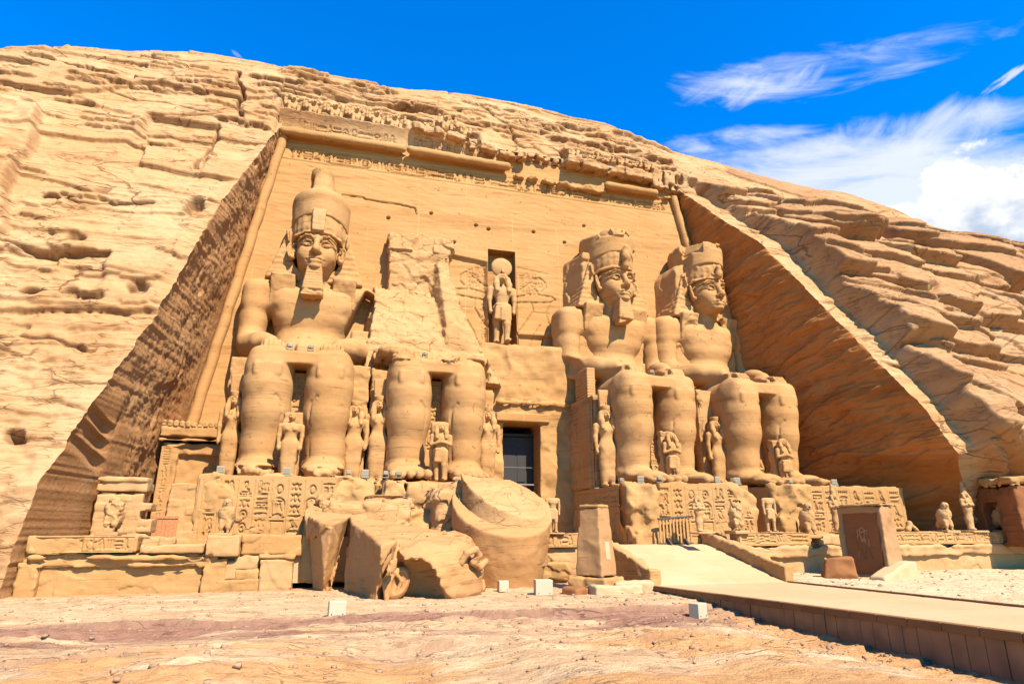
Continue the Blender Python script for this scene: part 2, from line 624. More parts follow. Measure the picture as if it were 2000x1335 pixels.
GLYPHS = {
    'sun': [_arc(.5, .5, .36, .36)],
    'sundot': [_arc(.5, .5, .38, .38), _arc(.5, .5, .1, .1, n=6)],
    'reed': [[(.5, 0), (.5, .95), (.75, .8), (.72, .4), (.5, .35)]],
    'reeds': [[(.3, 0), (.3, .95), (.48, .8), (.46, .4), (.3, .35)], [(.7, 0), (.7, .95), (.88, .8), (.86, .4), (.7, .35)]],
    'water': [[(0, .4), (.12, .6), (.25, .4), (.38, .6), (.5, .4), (.62, .6), (.75, .4), (.88, .6), (1, .4)]],
    'waters': [[(0, y), (.12, y + .12), (.25, y), (.38, y + .12), (.5, y), (.62, y + .12), (.75, y), (.88, y + .12), (1, y)] for y in (.15, .45, .75)],
    'owl': [[(.2, .0), (.45, .0), (.4, .25), (.7, .1), (.85, .2), (.6, .6), (.6, .85), (.4, 1), (.15, .88), (.12, .7), (.22, .35), (.4, .25)]],
    'bird': [[(.3, 0), (.4, .3), (.2, .5), (.18, .72), (.05, .75), (.2, .9), (.36, .88), (.42, .65), (.95, .15), (.6, .2), (.4, .3)], [(.45, .25), (.5, 0), (.62, 0)]],
    'hawk': [[(.35, 0), (.35, .25), (.2, .5), (.25, .8), (.12, .8), (.3, 1), (.48, .9), (.5, .65), (.9, .05), (.6, .2), (.35, .25)]],
    'snake': [[(0, .25), (.25, .25), (.4, .55), (.6, .3), (.85, .3), (1, .75)]],
    'ankh': [[(.5, 0), (.5, .5)], [(.2, .5), (.8, .5)], _arc(.5, .74, .16, .24)],
    'eye': [_arc(.5, .5, .5, .22), _arc(.5, .5, .13, .18, n=8)],
    'bread': [[(.1, .25), (.9, .25)], _arc(.5, .25, .4, .45, 0, 180)],
    'bars': [[(.1, y), (.9, y)] for y in (.15, .5, .85)],
    'strokes': [[(x, .1), (x, .9)] for x in (.15, .5, .85)],
    'mouth': [_arc(.5, .2, .5, .4, 20, 160), _arc(.5, .8, .5, .4, 200, 340)],
    'arm': [[(0, .6), (.75, .6), (1, .8)], [(0, .6), (0, .35), (.75, .4), (1, .6)]],
    'seated': [[(.15, 0), (.85, 0), (.85, .35), (.55, .4), (.6, .65), (.7, .8), (.6, 1), (.4, .98), (.36, .75), (.2, .55), (.15, 0)], [(.55, .55), (.95, .62)]],
    'standing': [[(.25, 0), (.4, .45), (.35, .75), (.45, .8), (.42, 1), (.6, 1), (.62, .82), (.7, .75), (.62, .45), (.75, 0)], [(.7, .7), (1, .55)]],
    'basket': [[(.02, .6), (.98, .6)], _arc(.5, .6, .48, .45, 180, 360)],
    'scepter': [[(.4, 0), (.4, .85), (.2, .95)], [(.4, .85), (.7, 1)]],
    'flag': [[(.35, 0), (.35, 1), (.8, .85), (.35, .7)]],
    'house': [[(.4, .1), (.05, .1), (.05, .85), (.95, .85), (.95, .1), (.65, .1)]],
    'pool': [[(.02, .3), (.98, .3), (.98, .7), (.02, .7), (.02, .3)]],
    'beetle': [_arc(.5, .45, .26, .36), [(.24, .5), (.0, .75)], [(.76, .5), (1, .75)], [(.24, .35), (.0, .1)], [(.76, .35), (1, .1)], [(.3, .7), (.7, .7)]],
    'comb': [[(.05, .2), (.95, .2)], [(.05, .6), (.95, .6)]] + [[(x, .6), (x, .9)] for x in (.05, .27, .5, .73, .95)],
    'adze': [[(.1, 0), (.45, 1), (.95, .7)], [(.35, .7), (.7, .45), (.75, .1)]],
    'loop': [_arc(.45, .68, .32, .3, -60, 250), [(.55, .4), (.95, .05)], [(.35, .4), (.05, .05)]],
    'bolt': [[(0, .5), (1, .5)], [(.4, .3), (.4, .7)], [(.6, .3), (.6, .7)]],
    'sedge': [[(.5, 0), (.5, 1)], [(.5, .6), (.15, .85)], [(.5, .45), (.9, .7)], [(.3, .0), (.75, .0)]],
    'cobra': [[(.1, 0), (.9, 0), (.8, .25), (.45, .3), (.3, .6), (.35, .9), (.6, .95), (.62, .7), (.5, .3)]],
    'foot': [[(.3, 1), (.3, .2), (.1, .0), (.9, .0), (.85, .18), (.5, .25), (.5, 1), (.3, 1)]],
}
TALL = ['reed', 'reeds', 'owl', 'bird', 'hawk', 'ankh', 'seated', 'standing', 'scepter', 'flag', 'adze', 'loop', 'sedge', 'cobra', 'foot', 'beetle', 'strokes', 'sundot']
FLAT = ['water', 'snake', 'eye', 'bread', 'bars', 'mouth', 'arm', 'basket', 'house', 'pool', 'comb', 'bolt', 'sun', 'waters']


def write_row(rel, x0, x1, z0, hgt, seed, w, d, cart=(), gap=0.08):
    """a horizontal line of signs; cart lists (x0, x1) cartouches"""
    R = random.Random(seed)
    for a, b in cart:
        r = hgt * 0.5
        rel.line([(a + r, z0), (b - r, z0)], w, d); rel.line([(a + r, z0 + hgt), (b - r, z0 + hgt)], w, d)
        rel.line(_arc(a + r, z0 + r, r, r, 90, 270), w, d); rel.line(_arc(b - r, z0 + r, r, r, -90, 90), w, d)
    x = x0
    while x < x1 - hgt * .3:
        inside = [c for c in cart if c[0] - .1 < x < c[1]]
        m = 0.2 if inside else 0.06
        zz, hh = z0 + hgt * m, hgt * (1 - 2 * m)
        if inside and x < inside[0][0] + hgt * .28:
            x = inside[0][0] + hgt * .28
        if R.random() < .5:
            ww = hh * R.uniform(.5, .75)
            rel.glyph(R.choice(TALL), x, zz, ww, hh, w, d, R.random() < .3)
        else:
            ww = hh * R.uniform(.6, .9)
            n = R.choice((2, 2, 3))
            for k in range(n):
                rel.glyph(R.choice(FLAT), x, zz + hh * k / n, ww, hh / n * .85, w, d)
        x += ww + hgt * gap
        if inside and x > inside[0][1] - hgt * .55:
            x = inside[0][1] + hgt * gap


def write_column(rel, x0, x1, z1, z0, seed, w, d, cart=None):
    """a vertical column of signs from z1 down to z0; cart = (z_low, z_high) draws an upright cartouche"""
    R = random.Random(seed)
    W = x1 - x0
    if cart:
        r = W * .5
        rel.line([(x0, cart[0] + r * .3), (x0, cart[1] - r)], w, d); rel.line([(x1, cart[0] + r * .3), (x1, cart[1] - r)], w, d)
        rel.line(_arc((x0 + x1) / 2, cart[1] - r, r, r, 0, 180), w, d)
        rel.line(_arc((x0 + x1) / 2, cart[0] + r * .5, r, r * .5, 180, 360), w, d)
        rel.line([(x0 - .04, cart[0] - w), (x1 + .04, cart[0] - w)], w, d)
    z = z1
    while z > z0 + W * .3:
        ins = cart and cart[0] < z <= cart[1]
        a, b = (x0 + W * .18, x1 - W * .18) if ins else (x0 + W * .04, x1 - W * .04)
        if ins and z > cart[1] - W * .2:
            z = cart[1] - W * .2
        ww = b - a
        if R.random() < .45:
            hh = min(ww * R.uniform(.8, 1.1), z - z0)
            if R.random() < .5:
                rel.glyph(R.choice(TALL), a, z - hh, ww * .45, hh, w, d); rel.glyph(R.choice(TALL), a + ww * .52, z - hh, ww * .45, hh, w, d)
            else:
                rel.glyph(R.choice(['sundot', 'beetle', 'bird', 'hawk', 'owl', 'seated', 'cobra']), a + ww * .12, z - hh, ww * .75, hh, w, d)
        else:
            hh = ww * R.uniform(.28, .4)
            rel.glyph(R.choice(FLAT), a, z - hh, ww, hh, w, d)
        z -= hh + W * .1
        if ins and z < cart[0] + W * .3:
            z = cart[0] - W * .15

# ------------------------------------------------------------------ materials
ALB, SATP = .52, 1.30                            # true reflectance of the stone: mid-toned, warm

def stone(name, base, alt, dark, strata=0.5, sz=6.0, blotch=0.35, bump=0.25, bumpd=0.04, fine=9.0, dip=0.06, rough=0.92,
          speck=0.0, lines=.5, cracks=(), joints=None, crackattr=False, streak=0.0):
    base, alt, dark = (tuple(ALB * t * v ** SATP for v, t in zip(q, (1.0, .955, .93))) + (1,) for q in (base, alt, dark))
    m = bpy.data.materials.new(name)
    m.use_nodes = True
    nt = m.node_tree
    N, L = nt.nodes, nt.links
    bs = N['Principled BSDF']
    bs.inputs['Roughness'].default_value = rough
    if 'Specular IOR Level' in bs.inputs:
        bs.inputs['Specular IOR Level'].default_value = 0.12

    def nd(t, **kw):
        n = N.new(t)
        for k, v in kw.items():
            setattr(n, k, v)
        return n

    def val(n, i, v):
        if isinstance(v, bpy.types.NodeSocket):
            L.new(v, n.inputs[i])
        else:
            n.inputs[i].default_value = v

    def mixc(f, a, b, bt='MIX'):
        n = nd('ShaderNodeMix', data_type='RGBA', blend_type=bt)
        val(n, 0, f); val(n, 6, a); val(n, 7, b)
        return n.outputs[2]

    def rng(v, a, b, c=0.0, d=1.0):
        n = nd('ShaderNodeMapRange', interpolation_type='SMOOTHSTEP')
        val(n, 0, v); val(n, 1, a); val(n, 2, b); val(n, 3, c); val(n, 4, d)
        return n.outputs[0]

    def mth(op, a, b=0.0):
        n = nd('ShaderNodeMath', operation=op)
        val(n, 0, a); val(n, 1, b)
        return n.outputs[0]

    geo = nd('ShaderNodeNewGeometry')
    pos = geo.outputs['Position']
    # layered coordinate: beds dip gently
    mp = nd('ShaderNodeMapping')
    L.new(pos, mp.inputs[0])
    mp.inputs['Rotation'].default_value = (0.02, dip, 0)

    def noise(vec, scale, detail=5.0, ro=0.55, dist=0.0, sc=None):
        if sc is not None:
            q = nd('ShaderNodeMapping')
            L.new(vec, q.inputs[0]); q.inputs['Scale'].default_value = sc
            vec = q.outputs[0]
        n = nd('ShaderNodeTexNoise')
        val(n, 'Vector', vec); val(n, 'Scale', scale); val(n, 'Detail', detail); val(n, 'Roughness', ro); val(n, 'Distortion', dist)
        return n.outputs[0]
    big = noise(pos, 0.22, 6, 0.6)
    bed = noise(mp.outputs[0], 1.0, 6, 0.62, 0.25, (0.05, 0.05, sz * 0.35))
    bedf = noise(mp.outputs[0], 1.0, 5, 0.6, 0.2, (0.25, 0.25, sz * 1.6))
    fin = noise(pos, fine, 6, 0.62)
    gr = noise(pos, 42.0, 3, 0.6)
    c = mixc(rng(big, 0.35, 0.65), base, alt)
    c = mixc(mth('MULTIPLY', rng(bed, 0.5, 0.68), strata), c, dark)
    c = mixc(mth('MULTIPLY', rng(bedf, 0.52, 0.72), strata * 0.6), c, dark)
    c = mixc(mth('MULTIPLY', rng(noise(pos, 0.9, 6, 0.65), 0.52, 0.75), blotch), c, dark)
    c = mixc(mth('MULTIPLY', rng(fin, 0.3, 0.7), 0.22), c, tuple(min(1, v * 1.22) for v in base[:3]) + (1,))
    c = mixc(mth('MULTIPLY', rng(fin, 0.58, 0.75), 0.25), c, dark)
    ln = noise(mp.outputs[0], 1.0, 4, .55, .35, (.10, .10, sz * .9))
    lnm = mth('ABSOLUTE', mth('SUBTRACT', ln, .5))
    c = mixc(mth('MULTIPLY', mth('MULTIPLY', rng(lnm, .012, .003), rng(noise(pos, .5, 3, .5), .45, .6)), lines), c, tuple(v * .45 for v in dark[:3]) + (1,))
    if speck:
        sp = noise(pos, 3.2, 2, 0.5)
        c = mixc(mth('MULTIPLY', rng(sp, 0.70, 0.74), speck), c, tuple(v * 0.25 for v in dark[:3]) + (1,))
    if streak:
        st = noise(pos, 1.0, 5, 0.6, 0.0, (1.3, 1.3, 0.10))
        c = mixc(mth('MULTIPLY', rng(st, 0.52, 0.75), streak), c, tuple(v * 0.75 for v in dark[:3]) + (1,))
    if joints:
        # pale mortar joints where the wall was sawn into blocks and put together again
        sx = nd('ShaderNodeSeparateXYZ'); L.new(pos, sx.inputs[0])
        wob = noise(pos, 0.7, 2, 0.5)
        for ax, per, off in joints:
            v = sx.outputs[ax]
            v = mth('ADD', v, mth('MULTIPLY', wob, 0.12))
            fr = mth('FRACT', mth('DIVIDE', mth('ADD', v, off), per))
            d = mth('ABSOLUTE', mth('SUBTRACT', fr, 0.5))
            f = rng(d, 0.045 / per, 0.02 / per)
            f = mth('MULTIPLY', f, rng(noise(pos, 0.35, 3, 0.5), 0.40, 0.6))
            c = mixc(mth('MULTIPLY', f, 0.55), c, tuple(min(.9, v * 1.25) for v in base[:3]) + (1,))
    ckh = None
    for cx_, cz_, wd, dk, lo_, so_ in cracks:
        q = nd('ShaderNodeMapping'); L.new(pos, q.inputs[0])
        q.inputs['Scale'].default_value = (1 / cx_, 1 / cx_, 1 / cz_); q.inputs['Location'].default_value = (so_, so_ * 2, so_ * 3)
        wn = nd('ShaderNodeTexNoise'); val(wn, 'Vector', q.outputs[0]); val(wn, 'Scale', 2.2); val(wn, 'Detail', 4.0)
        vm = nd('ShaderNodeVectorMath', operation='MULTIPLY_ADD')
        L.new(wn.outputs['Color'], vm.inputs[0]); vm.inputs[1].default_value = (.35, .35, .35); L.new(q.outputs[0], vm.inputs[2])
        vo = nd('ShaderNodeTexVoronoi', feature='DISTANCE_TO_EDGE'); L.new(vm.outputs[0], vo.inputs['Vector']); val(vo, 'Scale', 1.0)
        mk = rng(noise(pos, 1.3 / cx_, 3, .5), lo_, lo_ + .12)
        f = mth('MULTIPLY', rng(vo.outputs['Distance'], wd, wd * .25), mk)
        c = mixc(mth('MULTIPLY', f, dk), c, tuple(v * .30 for v in dark[:3]) + (1,))  # crack lines darkened in the colour, standing in for shade in their depth
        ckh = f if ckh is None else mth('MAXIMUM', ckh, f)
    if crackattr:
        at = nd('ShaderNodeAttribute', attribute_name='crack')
        c = mixc(mth('MULTIPLY', at.outputs['Fac'], 0.75), c, tuple(v * 0.6 for v in dark[:3]) + (1,))  # crack mask painted dark: crevice shade put into the colour
        at2 = nd('ShaderNodeAttribute', attribute_name='tone')
        c = mixc(at2.outputs['Fac'], c, (0.22, 0.105, 0.042, 1))
    L.new(c, bs.inputs['Base Color'])
    hgt = mth('ADD', mth('MULTIPLY', fin, 0.6), mth('ADD', mth('MULTIPLY', gr, 0.22), mth('MULTIPLY', bedf, 0.22 * min(1, strata * 2))))
    if ckh is not None:
        hgt = mth('SUBTRACT', hgt, mth('MULTIPLY', ckh, 1.6))
    bp = nd('ShaderNodeBump')
    bp.inputs['Strength'].default_value = bump
    bp.inputs['Distance'].default_value = bumpd
    L.new(hgt, bp.inputs['Height'])
    L.new(bp.outputs[0], bs.inputs['Normal'])
    return m


def plain(name, colr, rough=0.6, metal=0.0, var=0.12, scale=6.0, bump=0.0):
    m = bpy.data.materials.new(name)
    m.use_nodes = True
    N, L = m.node_tree.nodes, m.node_tree.links
    bs = N['Principled BSDF']
    bs.inputs['Roughness'].default_value = rough
    bs.inputs['Metallic'].default_value = metal
    tc = N.new('ShaderNodeNewGeometry')
    n = N.new('ShaderNodeTexNoise'); n.inputs['Scale'].default_value = scale; n.inputs['Detail'].default_value = 5
    L.new(tc.outputs['Position'], n.inputs['Vector'])
    mx = N.new('ShaderNodeMix'); mx.data_type = 'RGBA'
    L.new(n.outputs[0], mx.inputs[0])
    mx.inputs[6].default_value = tuple(v * (1 - var) for v in colr) + (1,)
    mx.inputs[7].default_value = tuple(min(1, v * (1 + var)) for v in colr) + (1,)
    L.new(mx.outputs[2], bs.inputs['Base Color'])
    if bump:
        b = N.new('ShaderNodeBump'); b.inputs['Strength'].default_value = bump; b.inputs['Distance'].default_value = 0.02
        L.new(n.outputs[0], b.inputs['Height']); L.new(b.outputs[0], bs.inputs['Normal'])
    return m


def rgb(r, g, b):
    return (r, g, b, 1)


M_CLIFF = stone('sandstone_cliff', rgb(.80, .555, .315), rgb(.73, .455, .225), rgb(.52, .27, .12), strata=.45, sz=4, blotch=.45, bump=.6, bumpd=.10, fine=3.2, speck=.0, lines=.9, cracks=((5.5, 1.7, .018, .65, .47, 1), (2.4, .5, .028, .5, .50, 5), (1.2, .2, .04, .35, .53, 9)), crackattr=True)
M_WALL = stone('dressed_sandstone_wall', rgb(.74, .475, .225), rgb(.70, .425, .185), rgb(.55, .30, .115), strata=.65, sz=3.0, blotch=.25, bump=.22, bumpd=.03, dip=.10, speck=.5, lines=.5, joints=[(0, 3.7, 1.0), (2, 3.1, .6)])
M_PECK = stone('pecked_brown_sandstone', rgb(.68, .39, .18), rgb(.74, .46, .23), rgb(.45, .23, .10), strata=.25, sz=3, blotch=.6, bump=1.0, bumpd=.16, fine=4.4, streak=.25, lines=.2)
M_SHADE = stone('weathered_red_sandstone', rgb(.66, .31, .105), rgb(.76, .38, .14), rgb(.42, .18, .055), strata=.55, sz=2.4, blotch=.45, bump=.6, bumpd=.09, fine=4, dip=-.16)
M_STAT = stone('carved_sandstone', rgb(.755, .485, .235), rgb(.715, .435, .195), rgb(.56, .305, .12), strata=.45, sz=4.2, blotch=.4, bump=.4, bumpd=.035, dip=.03, speck=.5, lines=.6, fine=6, cracks=((4.5, 1.0, .008, .55, .54, 2),))
M_STAT2 = stone('carved_pale_sandstone', rgb(.78, .53, .28), rgb(.74, .47, .225), rgb(.58, .33, .14), strata=.25, sz=5, blotch=.3, bump=.35, bumpd=.03, dip=.02)
M_BRK = stone('broken_sandstone', rgb(.775, .52, .27), rgb(.73, .46, .22), rgb(.56, .31, .13), strata=.4, sz=3, blotch=.4, bump=.6, bumpd=.06, fine=4, cracks=((2.2, .9, .02, .6, .46, 3), (.8, .35, .03, .4, .5, 7)))
M_FALL = stone('fallen_orange_sandstone', rgb(.72, .43, .20), rgb(.76, .475, .235), rgb(.54, .28, .11), strata=.25, sz=2.5, blotch=.45, bump=.55, bumpd=.06, fine=5, cracks=((3.2, 1.0, .009, .6, .56, 3), (1.2, .3, .02, .35, .58, 8)))
M_TERR = stone('terrace_sandstone', rgb(.76, .50, .245), rgb(.72, .445, .195), rgb(.60, .35, .15), strata=.4, sz=4, blotch=.4, bump=.45, bumpd=.04, dip=.0, cracks=((2.4, .7, .010, .5, .58, 4),))
M_PALE = stone('pale_bleached_sandstone', rgb(.83, .65, .42), rgb(.80, .60, .36), rgb(.66, .43, .22), strata=.2, sz=4, blotch=.25, bump=.35, bumpd=.03)
M_REDST = stone('red_brown_sandstone', rgb(.46, .22, .10), rgb(.53, .27, .125), rgb(.33, .15, .065), strata=.2, sz=4, blotch=.35, bump=.4, bumpd=.03)
M_LAMP = plain('cream_painted_metal', (.28, .215, .12), .8)
M_LAMPDK = plain('lamp_grille', (.20, .17, .11), .5)
M_LENS = plain('lamp_glass', (.22, .18, .11), .5)
M_WOOD = plain('old_yellow_wood', (.34, .17, .045), .7, var=.4, scale=9)
M_WOODRED = plain('old_red_wood', (.34, .13, .045), .75, var=.4, scale=9)
M_DARK = plain('dark_iron', (.05, .035, .025), .5)
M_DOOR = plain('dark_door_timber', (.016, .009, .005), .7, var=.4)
M_STEEL = plain('worn_steel_rail', (.10, .08, .055), .5, .6)
M_STONE2 = stone('repaired_sandstone', rgb(.79, .55, .30), rgb(.76, .50, .25), rgb(.58, .34, .15), strata=.3, sz=4, blotch=.4, bump=.4, bumpd=.035)
M_PAVE = stone('worn_paving', rgb(.82, .63, .39), rgb(.78, .57, .33), rgb(.66, .43, .23), strata=.0, sz=4, blotch=.35, bump=.3, bumpd=.02, lines=.0)

# ------------------------------------------------------------------ the mountain
SLOPE = 0.53                                    # metres back for every metre up
YB = 26.0
TH = math.atan(1 / SLOPE)
LEN = math.hypot(1, SLOPE)
RC = 15.0                                       # radius of the rounded brow


def Yw(z): return 41 + .085 * (np.asarray(z) - 4.8)
def XL(z): return -6 - (30.7 - np.asarray(z)) * .1335
def XR(z): return 26.9 + (30.3 - np.asarray(z)) * .155


_brow_x = [-70, -40, -27, -24, -19.5, -15, -10, -3, 4, 14, 23.5, 29, 34, 40.5, 49, 55, 60, 64.5, 72, 90, 120]
_brow_z = [26, 29, 31.3, 33.3, 34.9, 36.4, 36.2, 36.7, 37.2, 38, 37.0, 33.7, 33.0, 31.1, 30.9, 27.6, 23.9, 20.8, 18.2, 12, 5]
Z_CUT = 32.35                                   # top of the recess


def edge_left(z): return np.interp(z, [0, 1.5, 3.9, 6.5, 13.9, 21.2, 31, 33], [-11.47, -11.4, -11.07, -10.6, -9.17, -7.98, -6.0, -5.75])
def edge_right(z): return np.interp(z, [0, 4.6, 6.6, 9.55, 13.2, 17.5, 23.5, 27, 30.8, 33], [38.2, 36.6, 34.9, 33.8, 32.7, 31.5, 29.7, 28.4, 27.0, 26.3])
def strip_width(z): return np.interp(z, [0, 6.4, 14, 20, 25, 31, 33, 36], [1.0, 1.2, 1.7, 1.7, 2.2, 2.6, 2.0, 0.5])


def slope_offset(x, z):
    left = np.interp(z, [0, 1.5, 3.9, 6.5, 13.9, 21.2, 31], [2.4, 1.5, .45, .2, .5, -.5, 0])
    right = np.interp(z, [0, 3.0, 5.0, 6.6, 9.55, 13.2, 17.5, 23.5, 27, 30.8], [5.0, 3.0, 1.0, -1.2, -2.0, -1.9, -1.9, -1.8, -.75, 0])
    t = sstep(0, 25, x)
    return left * (1 - t) + right * t


def hill_point(x, s):
    zA = np.interp(x, _brow_x, _brow_z)
    sA = zA * LEN
    zl = np.minimum(s, sA) / LEN
    y = YB + SLOPE * zl + slope_offset(x, zl)
    z = zl.copy()
    ph = np.clip((s - sA) / RC, 0, TH)
    al = TH - ph
    y = y + RC * (np.sin(TH) - np.sin(al))
    z = z + RC * (np.cos(al) - np.cos(TH))
    ex = np.maximum(s - sA - RC * TH, 0)
    y = y + ex
    return y, z, np.stack([0 * x, -np.sin(al), np.cos(al)], -1)


def seg_dist(x, z, pts):
    d = np.full(x.shape, 9e9); side = np.zeros(x.shape)
    for a, b in zip(pts[:-1], pts[1:]):
        ax, az = b[0] - a[0], b[1] - a[1]
        L = ax * ax + az * az
        t = np.clip(((x - a[0]) * ax + (z - a[1]) * az) / L, 0, 1)
        q = np.hypot(x - a[0] - t * ax, z - a[1] - t * az)
        cr = (x - a[0]) * az - (z - a[1]) * ax
        side = np.where(q < d, np.sign(cr), side)
        d = np.minimum(d, q)
    return d, side


# long cracks in the mountain: (points in x and height along the slope), depth, width
CRACKS = [
    ([(-10.0, 37.2), (-9.7, 35.2), (-8.9, 33.4), (-9.2, 32.6), (-8.75, 31.0)], .8, .16),
    ([(-9.9, 29.6), (-10.0, 27.5), (-10.3, 25.5), (-10.1, 24.4)], .5, .12),
    ([(-21, 34.2), (-19, 34.0), (-17.4, 33.4), (-15.2, 33.7)], .35, .1),
    ([(-17.5, 31.8), (-15.5, 31.0), (-13.2, 31.2), (-11, 30.6), (-9.2, 31.6)], .35, .09),
    ([(-19, 27.6), (-16, 27.2), (-13, 27.0)], .2, .07),
    ([(-17, 20.4), (-14.6, 20.0), (-11.5, 20.4)], .4, .12),
    ([(-18, 16.5), (-15, 15.9), (-12.5, 16.2)], .35, .1),
    ([(-20, 11.2), (-16.4, 10.6), (-13.5, 11.0), (-11.5, 10.4)], .4, .12),
    ([(10.2, 38.6), (11.4, 36.9), (12.4, 35.2), (12.6, 33.8), (13.2, 33.2)], .6, .16),
    ([(8.0, 35.2), (10.4, 35.4), (12.3, 35.0)], .3, .08),
    ([(12.6, 34.3), (15.2, 34.0), (17.0, 33.2)], .3, .08),
    ([(22.0, 35.0), (24.2, 34.4), (25.4, 34.4)], .5, .15),
    ([(23.5, 34.0), (26.6, 33.6), (28.4, 33.1)], .6, .2),
    ([(-3.0, 37.3), (0.5, 36.4), (2.6, 36.2)], .4, .12),
    ([(3.0, 36.9), (5.0, 36.6), (6.2, 36.9)], .4, .12),
]
HOLES = [(-15.6, 6.1, .55, 1.1, 1.6), (-12.55, 5.9, .42, .35, 1.0), (-9.3, 20.6, .55, .9, .9), (-15.0, 13.3, .5, .3, .6), (-13.5, 13.6, .35, .28, .5),
         (-12.6, 13.4, .7, .35, .6), (-10.6, 14.2, .5, .5, .6), (-14.5, 5.0, .3, .5, .6), (-16.2, 8.2, .8, .3, .6), (-20.2, 7.2, .6, .5, .8), (-14.2, 17.0, .5, .25, .5)]


def hill_displace(x, s):
    z = s / LEN
    er = edge_right(z)
    wx = x + .8 * perlin(x * .12, s * .2, 3.1) + .12 * perlin(x * .9, s * 1.2, 8.2)
    ws = s + .6 * perlin(x * .10, s * .22, 9.7) + .07 * perlin(x * .9, s * 1.1, 1.2)
    right = sstep(0, .35, x - er - strip_width(z) + .25 * perlin(s * .9, 3.3, x * .4)) * sstep(-2, 2, x - 24)
    strip = sstep(-2, 2, x - 24) * (1 - right) * sstep(33.5, 31.5, z)
    far_left = sstep(.18, -.18, x + np.interp(z, [12, 17.6, 21, 25.9, 29], [17.9, 17.6, 18.7, 19.0, 21]) + .5 * perlin(s * .5, 7.7, 1) + .2 * perlin(s * 1.7, 2.7, 1)) * sstep(29, 27, z)
    d = .45 * fbm(x * .07, s * .07, 5.0, 3)
    calm = sstep(-.1, .5, perlin(x * .11 + 4, s * .15, 2.2)) * (1 - .6 * sstep(-9, -5, x) * sstep(30, 25, x))
    lf = 1 - right
    v1, e1, px1, py1 = cells(wx / 7.5, ws / 2.9, 3, .85, True)
    v2, e2, px2, py2 = cells(wx / 4.6 + 5, ws / .85, 11, .85, True)
    v3, e3, px3, py3 = cells(wx / 2.8 + 9, ws / .36, 17, .85, True)
    d += lf * ((v1 - .5) * .42 * (1 - .6 * strip) - .14 * py1 + .10 * (v1 * 7 % 1 - .5) * px1)
    d += lf * (.12 + .88 * calm) * ((v2 - .5) * .20 - .13 * py2)
    d += lf * (.10 + .90 * calm) * ((v3 - .5) * .06 - .06 * py3)
    v4, e4, px4, py4 = cells(wx / 1.9 + 3, ws / 1.0, 53, .95, True)
    d += lf * (.35 + .65 * calm) * ((v4 - .5) * .11 + .30 * ((v4 * 13 % 1) - .5) * px4 + .26 * ((v4 * 29 % 1) - .65) * py4)
    v5, e5, px5, py5 = cells(wx / .75 + 3, ws / .42, 59, .95, True)
    d += (.3 + .7 * calm) * ((v5 - .5) * .035 + .11 * ((v5 * 13 % 1) - .5) * px5 + .10 * ((v5 * 29 % 1) - .65) * py5)
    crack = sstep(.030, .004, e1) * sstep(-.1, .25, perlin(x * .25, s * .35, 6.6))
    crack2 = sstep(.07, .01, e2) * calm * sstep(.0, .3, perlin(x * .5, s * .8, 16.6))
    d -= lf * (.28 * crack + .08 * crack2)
    d += .04 * fbm(x * .45, s * .7, 1.0, 4) + .035 * fbm(x * 2.2, s * 5.0, 2.0, 4)
    # thin bedding grooves
    bed = fbm(x * .10, s * 2.6 + .3 * perlin(x * .3, s * .3, 0), 12.0, 3)
    d += .06 * (np.abs(bed) - .3) * (.4 + .6 * calm)
    d += far_left * (.85 + .5 * fbm(x * .3, s * .45, 4, 3))
    # broken blocks of the right flank: tilted flat faces, their edges sharp
    wr = ws + .36 * x
    b1, f1, q1, r1 = cells(wx / 9.0 + 2.3, wr / 6.5, 23, .9, True)
    b2, f2, q2, r2 = cells(wx / 4.6 + 2, wr / 2.6, 29, .9, True)
    b3, f3, q3, r3 = cells(wx / 3.6 + 2, wr / .60, 37, .9, True)
    rel = 1.5 + (b1 - .45) * 2.6 - .9 * r1 * (.4 + b1) + (1.0 * (b1 * 5 % 1 - .5) + .9) * q1
    rel -= 1.2 * (q1 * q1 + r1 * r1)
    rel += (b2 - .5) * .70 - .45 * r2 + (.5 * (b2 * 5 % 1 - .5) + .25) * q2
    rel += (.1 + .9 * calm) * ((b3 - .5) * .10 - .13 * r3)
    rel += .22 * fbm(x * .4, wr * .5, 33, 4)
    rel -= .6 * sstep(.045, .0, f1) + .22 * sstep(.03, .0, f2)
    zA = np.interp(x, _brow_x, _brow_z)
    fade = sstep(1.5, -4.5, z - zA) * .92 + .08
    d += right * rel * fade
    d -= strip * .15
    tone = lf * np.clip((v1 - .80) * 1.6, 0, .25) + .75 * right * np.clip((b1 - .35) * 2, 0, 1)
    # the great slab above the left edge: an undercut brow and the scar below it
    inb = sstep(-14.6, -14.0, x) * sstep(-9.6, -9.9, x + .12 * perlin(z * 1.3, 1, 1)) * sstep(29.55, 29.4, z + .12 * np.round(1.5 * perlin(x * .6, 4, 4)) / 1.5) * sstep(22.0, 28.5, z)
    d -= .60 * inb
    # the strip cut back behind the row of baboons
    for xa, xb, za, zb in ((-6.25, 3.1, 32.3, 34.35), (3.7, 9.3, 32.6, 34.3), (16.4, 25.0, 32.2, 33.7)):
        d = d * (1 - .9 * sstep(xa - .3, xa, x) * sstep(xb + .3, xb, x) * sstep(zb + .3, zb, z)) - .62 * sstep(xa - .08, xa + .05, x) * sstep(xb + .08, xb - .05, x) * sstep(zb + .07, zb - .04, z)
    # scar ledge lower down
    ins = sstep(-17.0, -16.4, x) * sstep(-12.2, -12.6, x + .3 * perlin(z, 1, 1)) * sstep(16.2, 16.0, z + .25 * perlin(x * .5, 4, 4)) * sstep(12.5, 15.5, z)
    d -= .38 * ins
